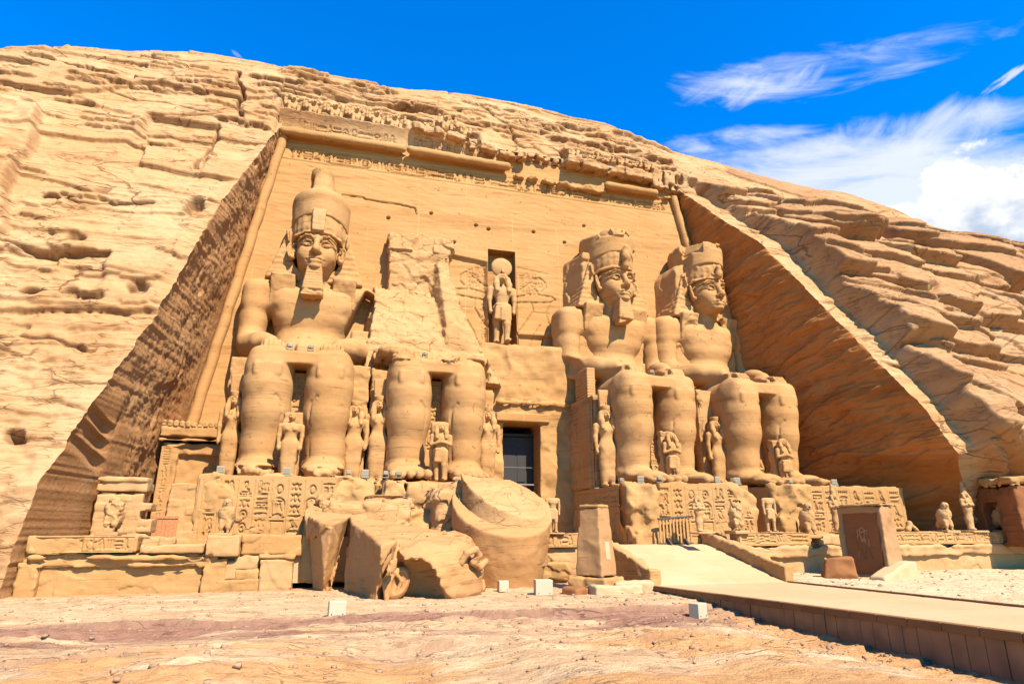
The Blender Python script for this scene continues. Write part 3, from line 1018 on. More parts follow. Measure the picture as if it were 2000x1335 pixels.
    for pts, dep, w in CRACKS:
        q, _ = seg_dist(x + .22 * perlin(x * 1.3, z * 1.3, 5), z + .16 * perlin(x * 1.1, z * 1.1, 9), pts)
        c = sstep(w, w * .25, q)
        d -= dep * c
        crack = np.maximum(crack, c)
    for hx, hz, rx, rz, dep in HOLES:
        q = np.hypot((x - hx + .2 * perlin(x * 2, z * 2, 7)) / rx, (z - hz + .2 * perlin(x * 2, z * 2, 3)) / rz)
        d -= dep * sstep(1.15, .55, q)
        crack = np.maximum(crack, .6 * sstep(1.1, .6, q))  # hole insides join the mask, so their shade is painted dark too
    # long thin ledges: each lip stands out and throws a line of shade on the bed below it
    R = random.Random(12)
    sr = s[:, 0]
    for k in range(330):
        x0 = R.uniform(-29, 27) if k < 300 else R.uniform(28, 62)
        zc = R.uniform(1.5, 39)
        if -6 < x0 < 27 and zc < 34:
            if R.random() < .55:
                continue
            zc = R.uniform(33.8, 39)
        L = R.uniform(.6, 2.4) * (1.6 if R.random() < .25 else 1)
        dep = R.uniform(.06, .24) * (1.5 if L > 2 else 1)
        if x0 < -9 and zc < 29:
            dep *= .65
        s0 = zc * LEN
        i0, i1 = np.searchsorted(sr, [s0 - 1.6, s0 + 2.0])
        if i1 <= i0:
            continue
        xr = x[(i0 + i1) // 2]
        j0, j1 = np.searchsorted(xr, [x0 - L - .3, x0 + L + .3])
        if j1 <= j0:
            continue
        xs_, ss_ = x[i0:i1, j0:j1], s[i0:i1, j0:j1]
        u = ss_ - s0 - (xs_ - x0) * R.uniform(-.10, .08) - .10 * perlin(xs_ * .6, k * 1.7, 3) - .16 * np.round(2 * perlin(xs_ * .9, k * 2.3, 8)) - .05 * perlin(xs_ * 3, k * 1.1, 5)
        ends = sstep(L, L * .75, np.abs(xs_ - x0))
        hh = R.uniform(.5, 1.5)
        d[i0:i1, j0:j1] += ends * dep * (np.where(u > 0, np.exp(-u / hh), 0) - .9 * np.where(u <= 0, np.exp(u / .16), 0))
        crack[i0:i1, j0:j1] = np.maximum(crack[i0:i1, j0:j1], ends * .9 * np.where(u <= 0, np.exp(u / .10), 0))  # strip under each lip is also darkened in colour, as painted shade
    # the foot of the left flank is rubbly
    low = sstep(16, 9, z) * sstep(-8, -12, x)
    d += low * .28 * fbm(x * .8, s * 1.0, 41, 4)
    tone = tone + low * .10
    return d, np.clip(crack, 0, 1), np.clip(tone, 0, .6)


def build_mountain():
    s_top = Z_CUT * LEN
    sv = np.concatenate([np.arange(-1.2, s_top - .01, .062), [s_top], np.arange(s_top + .062, 50, .062), np.arange(50, 56, .15), np.arange(56, 75, 1.0)])
    nl, nm, nr = 400, 340, 600
    ul = np.concatenate([np.linspace(-72, -30, 60, endpoint=False), np.linspace(-30, 0, nl)])
    rows = len(sv)
    zc = np.clip(sv / LEN, 0, Z_CUT)
    eL = edge_left(zc) + .10 * fbm(sv * .9, 1.0, 2.0, 3) + .05 * fbm(sv * 3.3, 1.0, 9.0, 2)
    eR = edge_right(zc) + .14 * fbm(sv * .9, 5.0, 2.0, 3) + .07 * fbm(sv * 3.0, 5.0, 9.0, 2)
    base_l = np.concatenate([np.linspace(-72, -30, 60, endpoint=False), np.linspace(-30, -6, nl)])
    tl = (base_l + 72) / 66.0
    Xl = -72 + tl[None, :] * (eL[:, None] + 72)
    tm = np.linspace(0, 1, nm)[1:-1]
    Xm = eL[:, None] + tm[None, :] * (eR - eL)[:, None]
    tr = np.concatenate([np.linspace(0, .42, nr, endpoint=False), np.linspace(.42, 1, 90)])
    Xr = eR[:, None] + tr[None, :] * (120 - eR[:, None])
    X = np.concatenate([Xl, Xm, Xr], 1)
    S = np.repeat(sv[:, None], X.shape[1], 1)
    nL, nM = Xl.shape[1], Xm.shape[1]
    Y, Z, Nn = hill_point(X, S)
    D, crack, tone = hill_displace(X, S)
    for _ in range(1):                             # weathered edges: no hard steps between neighbouring points
        D[1:-1] = .25 * D[:-2] + .5 * D[1:-1] + .25 * D[2:]
        D[:, 1:-1] = .25 * D[:, :-2] + .5 * D[:, 1:-1] + .25 * D[:, 2:]
    # settle the displacement along the rim of the recess
    r_up = sstep(Z_CUT + .2, Z_CUT + 1.2, S / LEN)
    rim = np.maximum(sstep(.0, .9, np.minimum(np.abs(X - eL[:, None]), np.abs(X - eR[:, None]))), r_up)
    mid = (X > eL[:, None]) & (X < eR[:, None])
    rim = np.where(mid, r_up, rim)
    D = D * (.35 + .65 * rim)
    Zd = np.where(S < 0, S, Z)
    V = np.stack([X, Y, Zd], -1) + Nn * D[..., None]
    nc = X.shape[1]
    mask = np.ones((rows - 1, nc - 1), bool)
    itop = int(np.argmin(np.abs(sv - s_top)))
    mask[:itop, nL - 1:nL + nM] = False
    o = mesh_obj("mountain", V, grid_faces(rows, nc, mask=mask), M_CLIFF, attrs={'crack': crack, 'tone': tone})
    tag(o, kind='structure')
    return V[:itop + 1, nL - 1], V[:itop + 1, nL + nM], sv[:itop + 1]


rim_left, rim_right, rim_s = build_mountain()


def reveal(name, rim, side, mat, amp, seed):
    """the cut rock face between the rim of the recess and the facade"""
    n = 240 if side < 0 else 150
    t = np.linspace(0, 1, n)[None, :]
    z = np.clip(rim[:, 2], 0, None)
    xe = (XL(z) - .05) if side < 0 else (XR(z) + .05)
    P0 = rim[:, None, :]
    P1 = np.stack([xe, Yw(z) + .4, rim[:, 2]], -1)[:, None, :]
    P = P0 * (1 - t[..., None]) + P1 * t[..., None]
    w = np.sin(np.clip(t * 1.08, 0, 1) * pi) ** .5
    y, zz = P[..., 1], P[..., 2]
    if side < 0:
        # coarse pick marks slanting down towards the viewer, deep pits, smoother towards the facade
        d = .35 * fbm(y * .18, zz * .18, seed, 3) + amp * fbm(y * .9, zz * .9, seed + 3, 4) + .075 * fbm((y + zz) * 3.2, (y - zz) * 1.1, seed + 9, 3)
        d += -.2 * sstep(.5, .75, fbm(y * .55 + 3, zz * .4, seed + 20, 3))
        d += .35 * np.exp(-((zz - 22 + (41 - y) * .4) / 1.2) ** 2) * sstep(.5, .9, 1 - t)
        flat = np.maximum(sstep(8.0, 6.0, zz) * sstep(35.5, 34.0, y), sstep(28.3, 28.7, y) * sstep(33.6, 32.8, y) * sstep(8.6, 8.0, zz) * sstep(5.0, 5.4, zz))
        d *= (1 - .9 * flat)
        # the rock-cut stela: a panel with two ledges
        for zb, ht, dep in ((8.0, .30, .40), (7.25, .28, .34), (6.45, .24, .3)):
            sl = zb - (y - 28.6) * .24
            d -= dep * sstep(0, .04, sl - zz) * sstep(ht + .55, ht + .05, sl - zz) * sstep(28.7, 28.85, y) * sstep(33.2, 32.2, y)
    else:
        ln = zz + .25 * y
        d = .35 * fbm(y * .2, zz * .2, seed, 3) + amp * fbm(y * .35, ln * 1.6, seed + 3, 4) + .08 * fbm(y * .9, ln * 4.5, seed + 9, 3)
        d += .22 * sstep(.1, .16, fbm(y * .12, ln * .55, seed + 30, 2)) - .12 * sstep(.2, .24, fbm(y * .2, ln * .8, seed + 35, 2))
    P[..., 0] += (w * d) * (1 if side < 0 else -1)
    f = grid_faces(len(rim), n, flip=(side > 0))
    o = mesh_obj(name, P, f, mat)
    tag(o, kind='structure')
    return o


reveal("recess_wall_brown", rim_left, -1, M_PECK, .10, 3)
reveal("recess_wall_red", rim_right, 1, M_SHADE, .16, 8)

# ------------------------------------------------------------------ the temple front
facade = thing("temple_facade", "smooth rock-cut temple front behind the colossi, a carved band of signs under its cornice", "facade", (11, 41, 1.5))


def part(o, parent):
    """hang a world-space mesh under a thing that is only moved, not turned"""
    o.parent = parent
    o.location = -parent.location
    return o


NICHE = (9.87, 12.05, 15.3, 22.95)
DOOR = (10.55, 13.1, 1.4, 9.25)


def build_facade():
    h = .062
    rel = Relief(-10.6, 32.2, 1.2, 31.6, h)
    x, z = rel.x, rel.z
    # the architrave's line of signs
    for seed, a, b, carts in ((4, -5.3, 26.0, [(-2.7, .75), (1.75, 5.0)]),):
        write_row(rel, a, b, 28.70, .98, seed, .043, .20, carts, .07)
    rel.line([(-5.8, 28.52), (26.4, 28.52)], .04, .10); rel.line([(-5.8, 29.80), (26.4, 29.80)], .04, .08)
    # the king bringing offerings, left of the niche and again right of it
    def king(x0, z0, H, mir):
        def P(pts): return [(x0 + (-(u) if mir else u) * H, z0 + v * H) for u, v in pts]
        w, d = .05, .13
        rel.line(P([(.18, .80), (.12, .86), (.13, .93), (.20, .99), (.30, .97), (.34, .90), (.30, .84), (.24, .80), (.24, .76)]), w, d)
        rel.line(P([(.24, .97), (.46, .80)]), .06, .15)
        rel.line(P([(.0, .70), (.05, .74), (.20, .75), (.24, .76), (.36, .74), (.50, .70), (.56, .66), (.64, .74)]), w, d)
        rel.line(P([(.0, .70), (.08, .66), (.30, .64), (.44, .63), (.60, .60), (.66, .70)]), w, d)
        rel.line(P([(.06, .66), (.14, .50), (.10, .36), (.16, .22), (.20, .02), (.34, .02)]), w, d)
        rel.line(P([(.32, .64), (.30, .52), (.40, .36), (.50, .22), (.62, .0)]), .06, .16)
        rel.line(P([(.22, .34), (.30, .20), (.36, .02)]), w, d)
        rel.line(P([(.10, .50), (.32, .51)]), w, d * .7)
    king(7.0, 14.9, 6.1, False)
    king(15.2, 14.9, 6.1, True)
    for k, (a, b, zt, zb) in enumerate([(8.35, 8.8, 21.2, 19.9), (8.85, 9.3, 21.4, 19.6), (9.35, 9.75, 21.6, 18.9), (9.3, 9.75, 18.4, 15.4),
                                        (12.3, 12.7, 21.0, 19.6), (12.8, 13.2, 21.2, 19.4), (13.3, 13.7, 21.2, 19.4), (13.8, 14.2, 21.0, 20.0)]):
        write_column(rel, a, b, zt, zb, 60 + k, .03, .09)
    rel.line([(7.8, 21.75), (9.8, 21.75)], .03, .08); rel.line([(12.2, 21.6), (15, 21.3)], .03, .08)
    # cracks and lost lumps
    rel.line([(-1.2, 26.1), (.3, 26.1), (.5, 25.95), (3.0, 25.9), (4.2, 25.75), (4.3, 25.3)], .05, .3)
    R = random.Random(5)
    for px, pz in [(2.2, 24.6), (8.9, 24.9), (9.9, 24.7), (5.4, 25.5), (13.6, 25.0), (16.2, 24.4), (-4.1, 22.5), (-4.3, 24.4), (7.2, 23.2), (22.2, 24.3), (18, 26.2), (21, 22.7)]:
        rel.line([(px, pz), (px + .05, pz)], .10, .5)
    X, Z = np.meshgrid(x, z)
    D = rel.D
    D = D + .07 * fbm(X * .15, Z * .2, 3, 3) + .02 * fbm(X * .5, (Z + X * .16) * 3.0, 6, 3)
    # the panel beside the sun god's niche is cut back; broken edges above it
    cutp = sstep(6.2, 6.5, X + .5 * perlin(Z * .8, 1, 1)) * sstep(9.85, 9.6, X) * sstep(21.95, 21.8, Z - .12 * (9 - X)) * sstep(13, 14, Z)
    D = D + .28 * cutp
    cutr = sstep(12.0, 12.3, X) * sstep(15.9, 15.7, Z - .02 * X) * sstep(14.4, 14.6, Z)
    D = D + .3 * cutr
    Yv = Yw(Z) + D
    V = np.stack([X, Yv, Z], -1)
    xc, zc = (x[1:] + x[:-1]) / 2, (z[1:] + z[:-1]) / 2
    XC, ZC = np.meshgrid(xc, zc)
    m = (XC > XL(ZC) - .35) & (XC < XR(ZC) + .35)
    m &= ~((XC > NICHE[0]) & (XC < NICHE[1]) & (ZC > NICHE[2]) & (ZC < NICHE[3]))
    m &= ~((XC > DOOR[0] - .3) & (XC < DOOR[1] + .3) & (ZC > DOOR[2]) & (ZC < DOOR[3] + .3))
    part(mesh_obj("wall", V, grid_faces(len(z), len(x), mask=m), M_WALL), facade)
    # niche of the falcon-headed god: a real recess
    b = MB()
    x0, x1, z0, z1 = NICHE[0] - .07, NICHE[1] + .07, NICHE[2] - .07, NICHE[3] + .07
    d0, d1 = 1.45, 1.45
    yb = float(Yw(19)) + d0
    yf = lambda zz: float(Yw(zz)) - .03
    Vn = [(x0, yf(z0), z0), (x1, yf(z0), z0), (x1, yf(z1), z1), (x0, yf(z1), z1), (x0, yb, z0), (x1, yb, z0), (x1, yb, z1), (x0, yb, z1)]
    b.add(Vn, [(4, 5, 6, 7), (0, 4, 7, 3), (1, 2, 6, 5), (3, 7, 6, 2), (0, 1, 5, 4)])
    part(b.build("niche", M_WALL), facade)
    # rounded mouldings: up the left and right edges and along the top in three lengths
    b = MB()
    zz = np.linspace(7.4, 30.3, 30)
    b.tube([(float(XL(q)) + .28 + .03 * sin(q * 2.2), float(Yw(q)) - .18, q) for q in zz], .33 + .02 * np.sin(zz * 3), 14)
    part(b.build("moulding", M_WALL, smooth=True), facade)
    b = MB()
    zz = np.linspace(14, 30.2, 24)
    b.tube([(float(XR(q)) - .30, float(Yw(q)) - .18, q) for q in zz], .33 + .02 * np.sin(zz * 3), 14)
    part(b.build("moulding", M_WALL, smooth=True), facade)
    for a, c, zc0, zc1, r in ((-5.75, 2.95, 30.58, 30.60, .34), (3.6, 11.4, 30.62, 30.45, .34), (20.2, 24.6, 30.15, 30.1, .32)):
        s = Sdf((a - .5, 41.6, 29.2), (c + .5, 44.2, 31.2), .075)
        s.cap((a, 42.55, zc0), (c, 42.55, zc1), r, r)
        s.box(((a + c) / 2, 43.2, (zc0 + zc1) / 2 + .05), ((c - a) / 2, .6, .30), .05, .1)
        s.noise(.02, 1.2, int(a + 10)); s.noise(.03, .5, int(a + 14), ridge=True)
        part(s.build("moulding", M_WALL), facade)
    # cornice: a flaring band of signs, whole on the left, worn back on the right
    hh = .055
    rel = Relief(-6.2, 26.6, 30.4, 32.9, hh)
    write_row(rel, -4.6, 2.6, 30.98, .85, 21, .045, .09)
    xx = 3.9
    R = random.Random(9)
    while xx < 25.6:
        w_ = .78
        if R.random() < .55:
            write_column(rel, xx, xx + w_ * .8, 32.15, 30.85, int(xx * 7), .035, .13, (30.95, 32.2))
        else:
            rel.glyph('cobra', xx, 30.9, .62, 1.25, .045, .13)
        xx += w_ * 1.05
    X, Z = np.meshgrid(rel.x, rel.z)
    t = np.clip((Z - 30.55) / 2.0, 0, 1)
    lost = sstep(3.1, 3.5, X) * .28 + sstep(11.2, 12.0, X + .6 * perlin(X * .4, Z, 2)) * .35
    roll = -.62 * t ** 2.2
    top = 32.45 + np.interp(X, [-6, 3, 3.4, 9.2, 9.8, 16.3, 16.6, 24.4, 25, 27], [.0, 0, .35, .1, -.3, -.45, .05, -.35, -1, -1.2]) + .12 * fbm(X * .8, 1, 1, 3)
    Yv = 43.0 + roll + lost + rel.D + .05 * fbm(X * .5, Z * .9, 4, 4) + .12 * sstep(3, 4, X) * fbm(X * .9, Z * 1.4, 14, 3)
    over = Z > top
    Yv = np.where(over, Yv + (Z - top) * 4.0, Yv)
    Zv = np.where(over, top + (Z - top) * .25, Z)
    part(mesh_obj("cornice", np.stack([X, Yv, Zv], -1), grid_faces(len(rel.z), len(rel.x)), M_CLIFF), facade)
    # shattered overhangs that still carry baboons, with deep shade below
    for a, c, z0, z1, y0, sd in ((3.6, 8.9, 32.35, 33.0, 42.15, 1), (8.2, 13.0, 31.65, 32.35, 42.3, 2), (16.4, 24.3, 31.45, 32.35, 41.95, 3), (12.4, 16.8, 31.9, 32.5, 42.7, 6), (24.4, 27.9, 30.7, 32.7, 42.35, 8)):
        s = Sdf((a - .5, y0 - .6, z0 - 1.2), (c + .5, y0 + 2.4, z1 + .7), .085)
        n_ = 6
        for k in range(n_):
            u0 = a + (c - a) * k / n_
            u1 = a + (c - a) * (k + 1.08) / n_
            dz = (-.10 * k if sd != 2 else -.12 * k) + random.Random(sd * 9 + k).uniform(-.08, .08)
            dz = dz * (.8 if sd == 3 else .55)
            s.box(((u0 + u1) / 2, y0 + 1.1 + random.Random(sd + k).uniform(-.1, .25), (z0 + z1) / 2 + dz), ((u1 - u0) / 2, 1.1, (z1 - z0) / 2), .08, .12)
        s.noise(.10, 1.1, sd); s.noise(.16, .6, sd + 4, ridge=True)
        part(s.build("overhang", M_CLIFF), facade)
    # lost pieces of the lower moulding on the right: a ragged lip
    for a, c, zc, sd in ((12.0, 16.5, 29.75, 3), (15.8, 20.4, 29.55, 4), (24.2, 26.6, 29.9, 5)):
        s = Sdf((a - .4, 42.0, zc - .6), (c + .4, 44, zc + .9), .085)
        s.box(((a + c) / 2, 43.1, zc + .15), ((c - a) / 2, .55, .28), .1)
        s.noise(.22, .9, sd, 4); s.noise(.25, .5, sd + 7, ridge=True)
        part(s.build("broken_moulding", M_WALL), facade)


build_facade()


def build_entrance():
    """the wall that stands forward round the doorway"""
    x0, x1 = 8.6, 16.2
    s = Sdf((x0 - .6, 38.2, 1.2), (x1 + .6, 42.6, 16.2), .1)
    s.box(((x0 + x1) / 2, 41.2, 8.0), ((x1 - x0) / 2, 1.25, 6.95), .12)
    s.cut((0, 40.2, 14.9), (0, -.45, 1), .2)
    s.noise(.16, .35, 3); s.noise(.07, 1.3, 5); s.noise(.22, .3, 9, ridge=True)
    s.box((11.82, 40.5, 5.0), (1.28, 3.5, 4.2), .0, 0, 's')
    # worn string course and jamb fillets
    s.box((12.6, 39.9, 10.55), (2.7, .14, .16), .08, .06)
    s.noise(.12, 1.6, 12, zr=(10.1, 11.0))
    s.box((11.82, 39.92, 9.55), (1.9, .12, .32), .05, .05)
    part(s.build("entrance_wall", M_WALL), facade)
    b = MB()                                      # the passage behind the doorway
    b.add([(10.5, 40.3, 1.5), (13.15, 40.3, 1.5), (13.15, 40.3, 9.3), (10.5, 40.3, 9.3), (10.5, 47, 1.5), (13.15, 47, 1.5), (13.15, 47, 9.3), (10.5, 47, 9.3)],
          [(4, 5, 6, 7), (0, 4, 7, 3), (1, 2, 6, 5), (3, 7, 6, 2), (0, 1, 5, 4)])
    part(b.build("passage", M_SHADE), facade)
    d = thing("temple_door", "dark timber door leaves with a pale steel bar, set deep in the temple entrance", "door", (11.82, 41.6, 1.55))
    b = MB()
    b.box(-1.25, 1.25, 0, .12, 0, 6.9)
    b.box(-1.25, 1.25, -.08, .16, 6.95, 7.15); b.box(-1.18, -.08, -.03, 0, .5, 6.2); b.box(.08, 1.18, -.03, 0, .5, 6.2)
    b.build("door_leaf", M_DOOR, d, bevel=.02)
    b = MB()
    b.tube([(-1.22, -.75, 3.62), (1.22, -.75, 3.62)], .07, 10); b.tube([(-1.22, -.75, 3.15), (1.22, -.75, 3.15)], .05, 10); b.tube([(-1.22, -.8, 4.75), (.9, -.8, 4.75)], .025, 8)
    b.build("bar", M_STEEL, d, smooth=True)


build_entrance()

# ------------------------------------------------------------------ the four seated colossi
PL = 4.8                                        # top of the plinths
YP = 32.0                                       # their front
CX = [-2.4, 5.3, 19.1, 26.95]


def colossus_legs(s, seed, toes=True):
    for sx in (-1, 1):
        cx = 1.62 * sx
        s.path([(cx, 4.05, .5), (cx, 3.95, 1.7), (cx * .97, 3.75, 3.6), (cx, 3.7, 5.0), (cx, 3.75, 6.08)], [1.02, 1.02, 1.18, 1.23, 1.25], .4, sc=(1, 1.08, 1))
        s.cap((cx, 4.6, 1.2), (cx, 4.6, 5.6), 1.05, 1.2, .3)
        s.cap((cx, 3.75, 6.06), (cx * .88, 8.2, 6.0), 1.25, 1.3, .25)
        s.box((cx, 3.45, 6.3), (1.05, .85, .85), .5, .25)
        # knee cap with its carved rim, shin bone, calf line
        s.box((cx, 2.56, 5.80), (.74, .20, .40), .18, .08)
        s.path([(cx - sx * .72, 3.15, 1.2), (cx - sx * .92, 2.9, 2.8), (cx - sx * .86, 2.72, 4.1), (cx - sx * .55, 2.50, 4.4)], .045, .09, 's')
        # ankle and foot
        s.ell((cx, 4.7, .42), (.92, .9, .6), .3)
        for q in (-1, 1):
            s.ell((cx + q * .88, 3.95, .95), (.2, .3, .28), .2)
        s.path([(cx, 4.3, .85), (cx, 3.0, .62), (cx, 2.0, .40), (cx, 1.45, .26)], [.42, .40, .36, .27], .35, sc=(2.3, 1, 1))
        if toes:
            for i in range(5):
                tx = cx + sx * (-.84 + .425 * i)
                tip = (.34, .36, .50, .68, .88)[i]
                r = (.27, .225, .21, .20, .185)[i]
                s.path([(tx, 1.65, .32), (tx, tip + .5, .27), (tx, tip + .2, r * .95)], [r * 1.0, r, r * .95], .07)
                s.ell((tx, tip + .08, r + .05), (r * .6, .13, .05), .02)
        else:
            s.noise(.22, .8, seed + 30, 3, True, zr=(-1, .6))


def colossus_body(i, seed):
    s = Sdf((-4.6, -.2, -.25), (4.6, 9.6, 13.4), .078)
    legs_only = i == 1
    colossus_legs(s, seed, toes=(i != 0))
    s.box((0, 4.75, 6.55), (1.75, 2.15, .38), .1, .08)             # kilt stretched between the thighs
    s.box((0, 6.7, 6.75), (2.35, 1.9, .62), .3, .2)
    if not legs_only:
        s.ell((0, 7.2, 7.3), (2.25, 1.5, 1.2), .4)
        s.cap((0, 7.0, 7.2), (0, 6.95, 9.8), 1.16, 1.20, .5, sc=(1.78, 1, 1))
        s.box((0, 6.95, 10.75), (2.2, 1.15, 1.3), .75, .6)
        s.box((0, 7.0, 11.25), (2.75, 1.1, .95), .65, .5)
        for sx in (-1, 1):
            s.cap((0, 6.9, 12.5), (sx * 2.7, 6.95, 11.95), .75, .72, .4)
        for sx in (-1, 1):
            s.ell((sx * .98, 5.98, 11.0), (1.0, .26, .66), .38)
            s.ell((sx * 1.05, 5.66, 10.75), (.09, .07, .09), .03)
            s.cap((sx * 1.8, 6.95, 11.85), (sx * 3.2, 6.9, 11.72), .88, .88, .45)
            brk = (i == 0 and sx > 0)
            if not brk:
                s.path([(sx * 3.28, 6.85, 11.6), (sx * 3.38, 6.8, 9.9), (sx * 3.42, 6.6, 8.35)], [.90, .84, .78], .18)
                s.box((sx * 3.22, 6.85, 11.35), (.92, .86, 1.05), .55, .3)
            s.path([(sx * 3.38, 6.45, 8.15), (sx * 2.55, 5.5, 7.9), (sx * 1.85, 4.75, 7.62)], [.72, .60, .44], .2)
            hx = sx * 1.62
            s.box((hx, 4.15, 7.44), (.50, .72, .17), .13, .18, R=rotm(8, 0, sx * 12))
            for k in range(4):
                fx = hx + sx * (.36 - .24 * k)
                s.path([(fx, 3.65, 7.46), (fx - sx * .06, 3.15, 7.38), (fx - sx * .08, 2.82 + .06 * abs(k - 1.5), 7.20)], [.125, .12, .11], .04)
            s.path([(hx - sx * .48, 4.3, 7.42), (hx - sx * .62, 3.85, 7.36), (hx - sx * .60, 3.5, 7.3)], [.13, .12, .10], .06)
        s.ell((0, 5.74, 8.55), (.12, .15, .10), .06, 's')
        
        s.path([(-1.9, 6.0, 7.55), (0, 5.72, 7.4), (1.9, 6.0, 7.55)], .12, .1)   # belt
        s.cap((0, 6.6, 12.0), (0, 6.55, 13.2), .95, .9, .3)
        if i == 0:
            # left arm of the statue torn away above the elbow
            s.box((3.75, 6.8, 10.4), (1.25, 1.5, 1.55), .1, .1, 's', R=rotm(0, 22, 0))
            s.box((3.2, 6.9, 8.7), (.75, .9, .8), .2, .2)
            s.box((.9, 5.9, 7.75), (1.5, .5, .35), .2, .2)
        if i == 3:
            s.ell((3.6, 5.8, 9.6), (.7, .5, 1.2), .2, 's')
            s.ell((2.2, 5.5, 10.9), (.9, .28, .5), .1, 's')
            s.box((3.9, 5.5, 7.5), (.9, 1.3, .6), .2, .15, 's')
        if i == 2:
            s.ell((-4.1, 6.0, 8.0), (.7, .8, .6), .2, 's')
    else:
        # broken off at the waist
        s.box((0, 7.4, 7.3), (3.1, 1.7, .9), .4, .3)
        s.ell((-2.4, 5.2, 7.6), (1.3, 1.4, .55), .25); s.ell((2.6, 5.6, 7.5), (1.0, 1.5, .5), .25)
        s.facet(.28, .6, 5, zr=(6.8, 9.5)); s.facet(.08, 2.0, 6, zr=(6.8, 9.5)); s.noise(.06, .8, 4, 4, zr=(6.7, 9.5))
    s.noise(.025, .5, seed, 3); s.noise(.010, 3.0, seed + 2, 2)
    s.noise(.005, .5, seed + 4, 2, True, sz=5.0)
    return s


def colossus_face(i):
    s = Sdf((-2.0, 4.0, 12.2), (2.0, 7.9, 16.4), .042)
    s.ell((0, 6.3, 14.6), (1.28, 1.42, 1.75), 0)
    s.ell((0, 5.95, 13.55), (1.02, 1.1, .88), .45)
    s.ell((0, 5.55, 13.2), (.66, .62, .52), .35)
    s.cap((0, 6.6, 12.2), (0, 6.5, 13.6), .95, .95, .3)
    for q in (-1, 1):
        s.ell((q * .62, 5.42, 13.85), (.46, .45, .55), .35)           # cheeks
        s.ell((q * .54, 4.96, 14.46), (.42, .26, .24), .12, 's')       # socket
        s.ell((q * .54, 5.20, 14.43), (.36, .22, .15), .03)            # eyeball
        s.path([(q * .18, 5.02, 14.38), (q * .36, 4.94, 14.58), (q * .58, 4.95, 14.63), (q * .80, 5.06, 14.54), (q * 1.02, 5.30, 14.46), (q * 1.14, 5.5, 14.44)], .045, .04)
        s.path([(q * .18, 5.02, 14.38), (q * .40, 4.98, 14.30), (q * .62, 5.00, 14.30), (q * .85, 5.12, 14.40)], .03, .04)
        s.path([(q * .14, 4.98, 14.72), (q * .40, 4.90, 14.90), (q * .68, 4.96, 14.93), (q * .98, 5.18, 14.82), (q * 1.14, 5.42, 14.74)], .05, .08)
        s.ell((q * .19, 4.83, 13.83), (.17, .19, .14), .08)            # nostril wing
        s.ell((q * .10, 4.62, 13.72), (.05, .09, .05), .03, 's')
        # ear
        R = rotm(0, q * 8, q * 48)
        s.ell((q * 1.50, 5.80, 14.22), (.13, .36, .60), .06, R=R)
        s.ell((q * 1.56, 5.66, 14.30), (.10, .24, .42), .05, 's', R=R)
        s.path([(q * 1.40, 5.62, 14.62), (q * 1.55, 5.78, 14.40), (q * 1.50, 5.76, 14.1)], .05, .04)
        s.ell((q * 1.46, 5.66, 13.74), (.14, .18, .17), .08)
        # corner of the mouth
        s.ell((q * .50, 4.98, 13.36), (.06, .08, .06), .05, 's')
    s.path([(0, 4.98, 14.85), (0, 4.86, 14.45), (0, 4.66, 13.95), (0, 4.62, 13.84)], [.15, .13, .20, .19], .13)
    s.path([(-.48, 5.0, 13.38), (-.22, 4.82, 13.44), (0, 4.80, 13.42), (.22, 4.82, 13.44), (.48, 5.0, 13.38)], [.05, .10, .10, .10, .05], .06)
    s.path([(-.40, 4.98, 13.28), (-.18, 4.82, 13.22), (0, 4.80, 13.21), (.18, 4.82, 13.22), (.40, 4.98, 13.28)], [.05, .11, .12, .11, .05], .05)
    s.path([(-.50, 4.92, 13.36), (-.25, 4.73, 13.325), (0, 4.70, 13.33), (.25, 4.73, 13.325), (.50, 4.92, 13.36)], .025, .03, 's')
    s.cap((0, 4.76, 13.62), (0, 4.76, 13.52), .035, .05, .06, 's')
    s.ell((0, 5.02, 12.93), (.40, .30, .24), .15)
    if i == 3:
        s.cut((0, 5.2, 12.74), (0, -.25, -1), .05, lo=(-1, 4, 12.2), hi=(1, 5.7, 13.2))
    s.noise(.018, 1.5, 3 + i, 3); s.noise(.008, 6, 5 + i, 2)
    return s


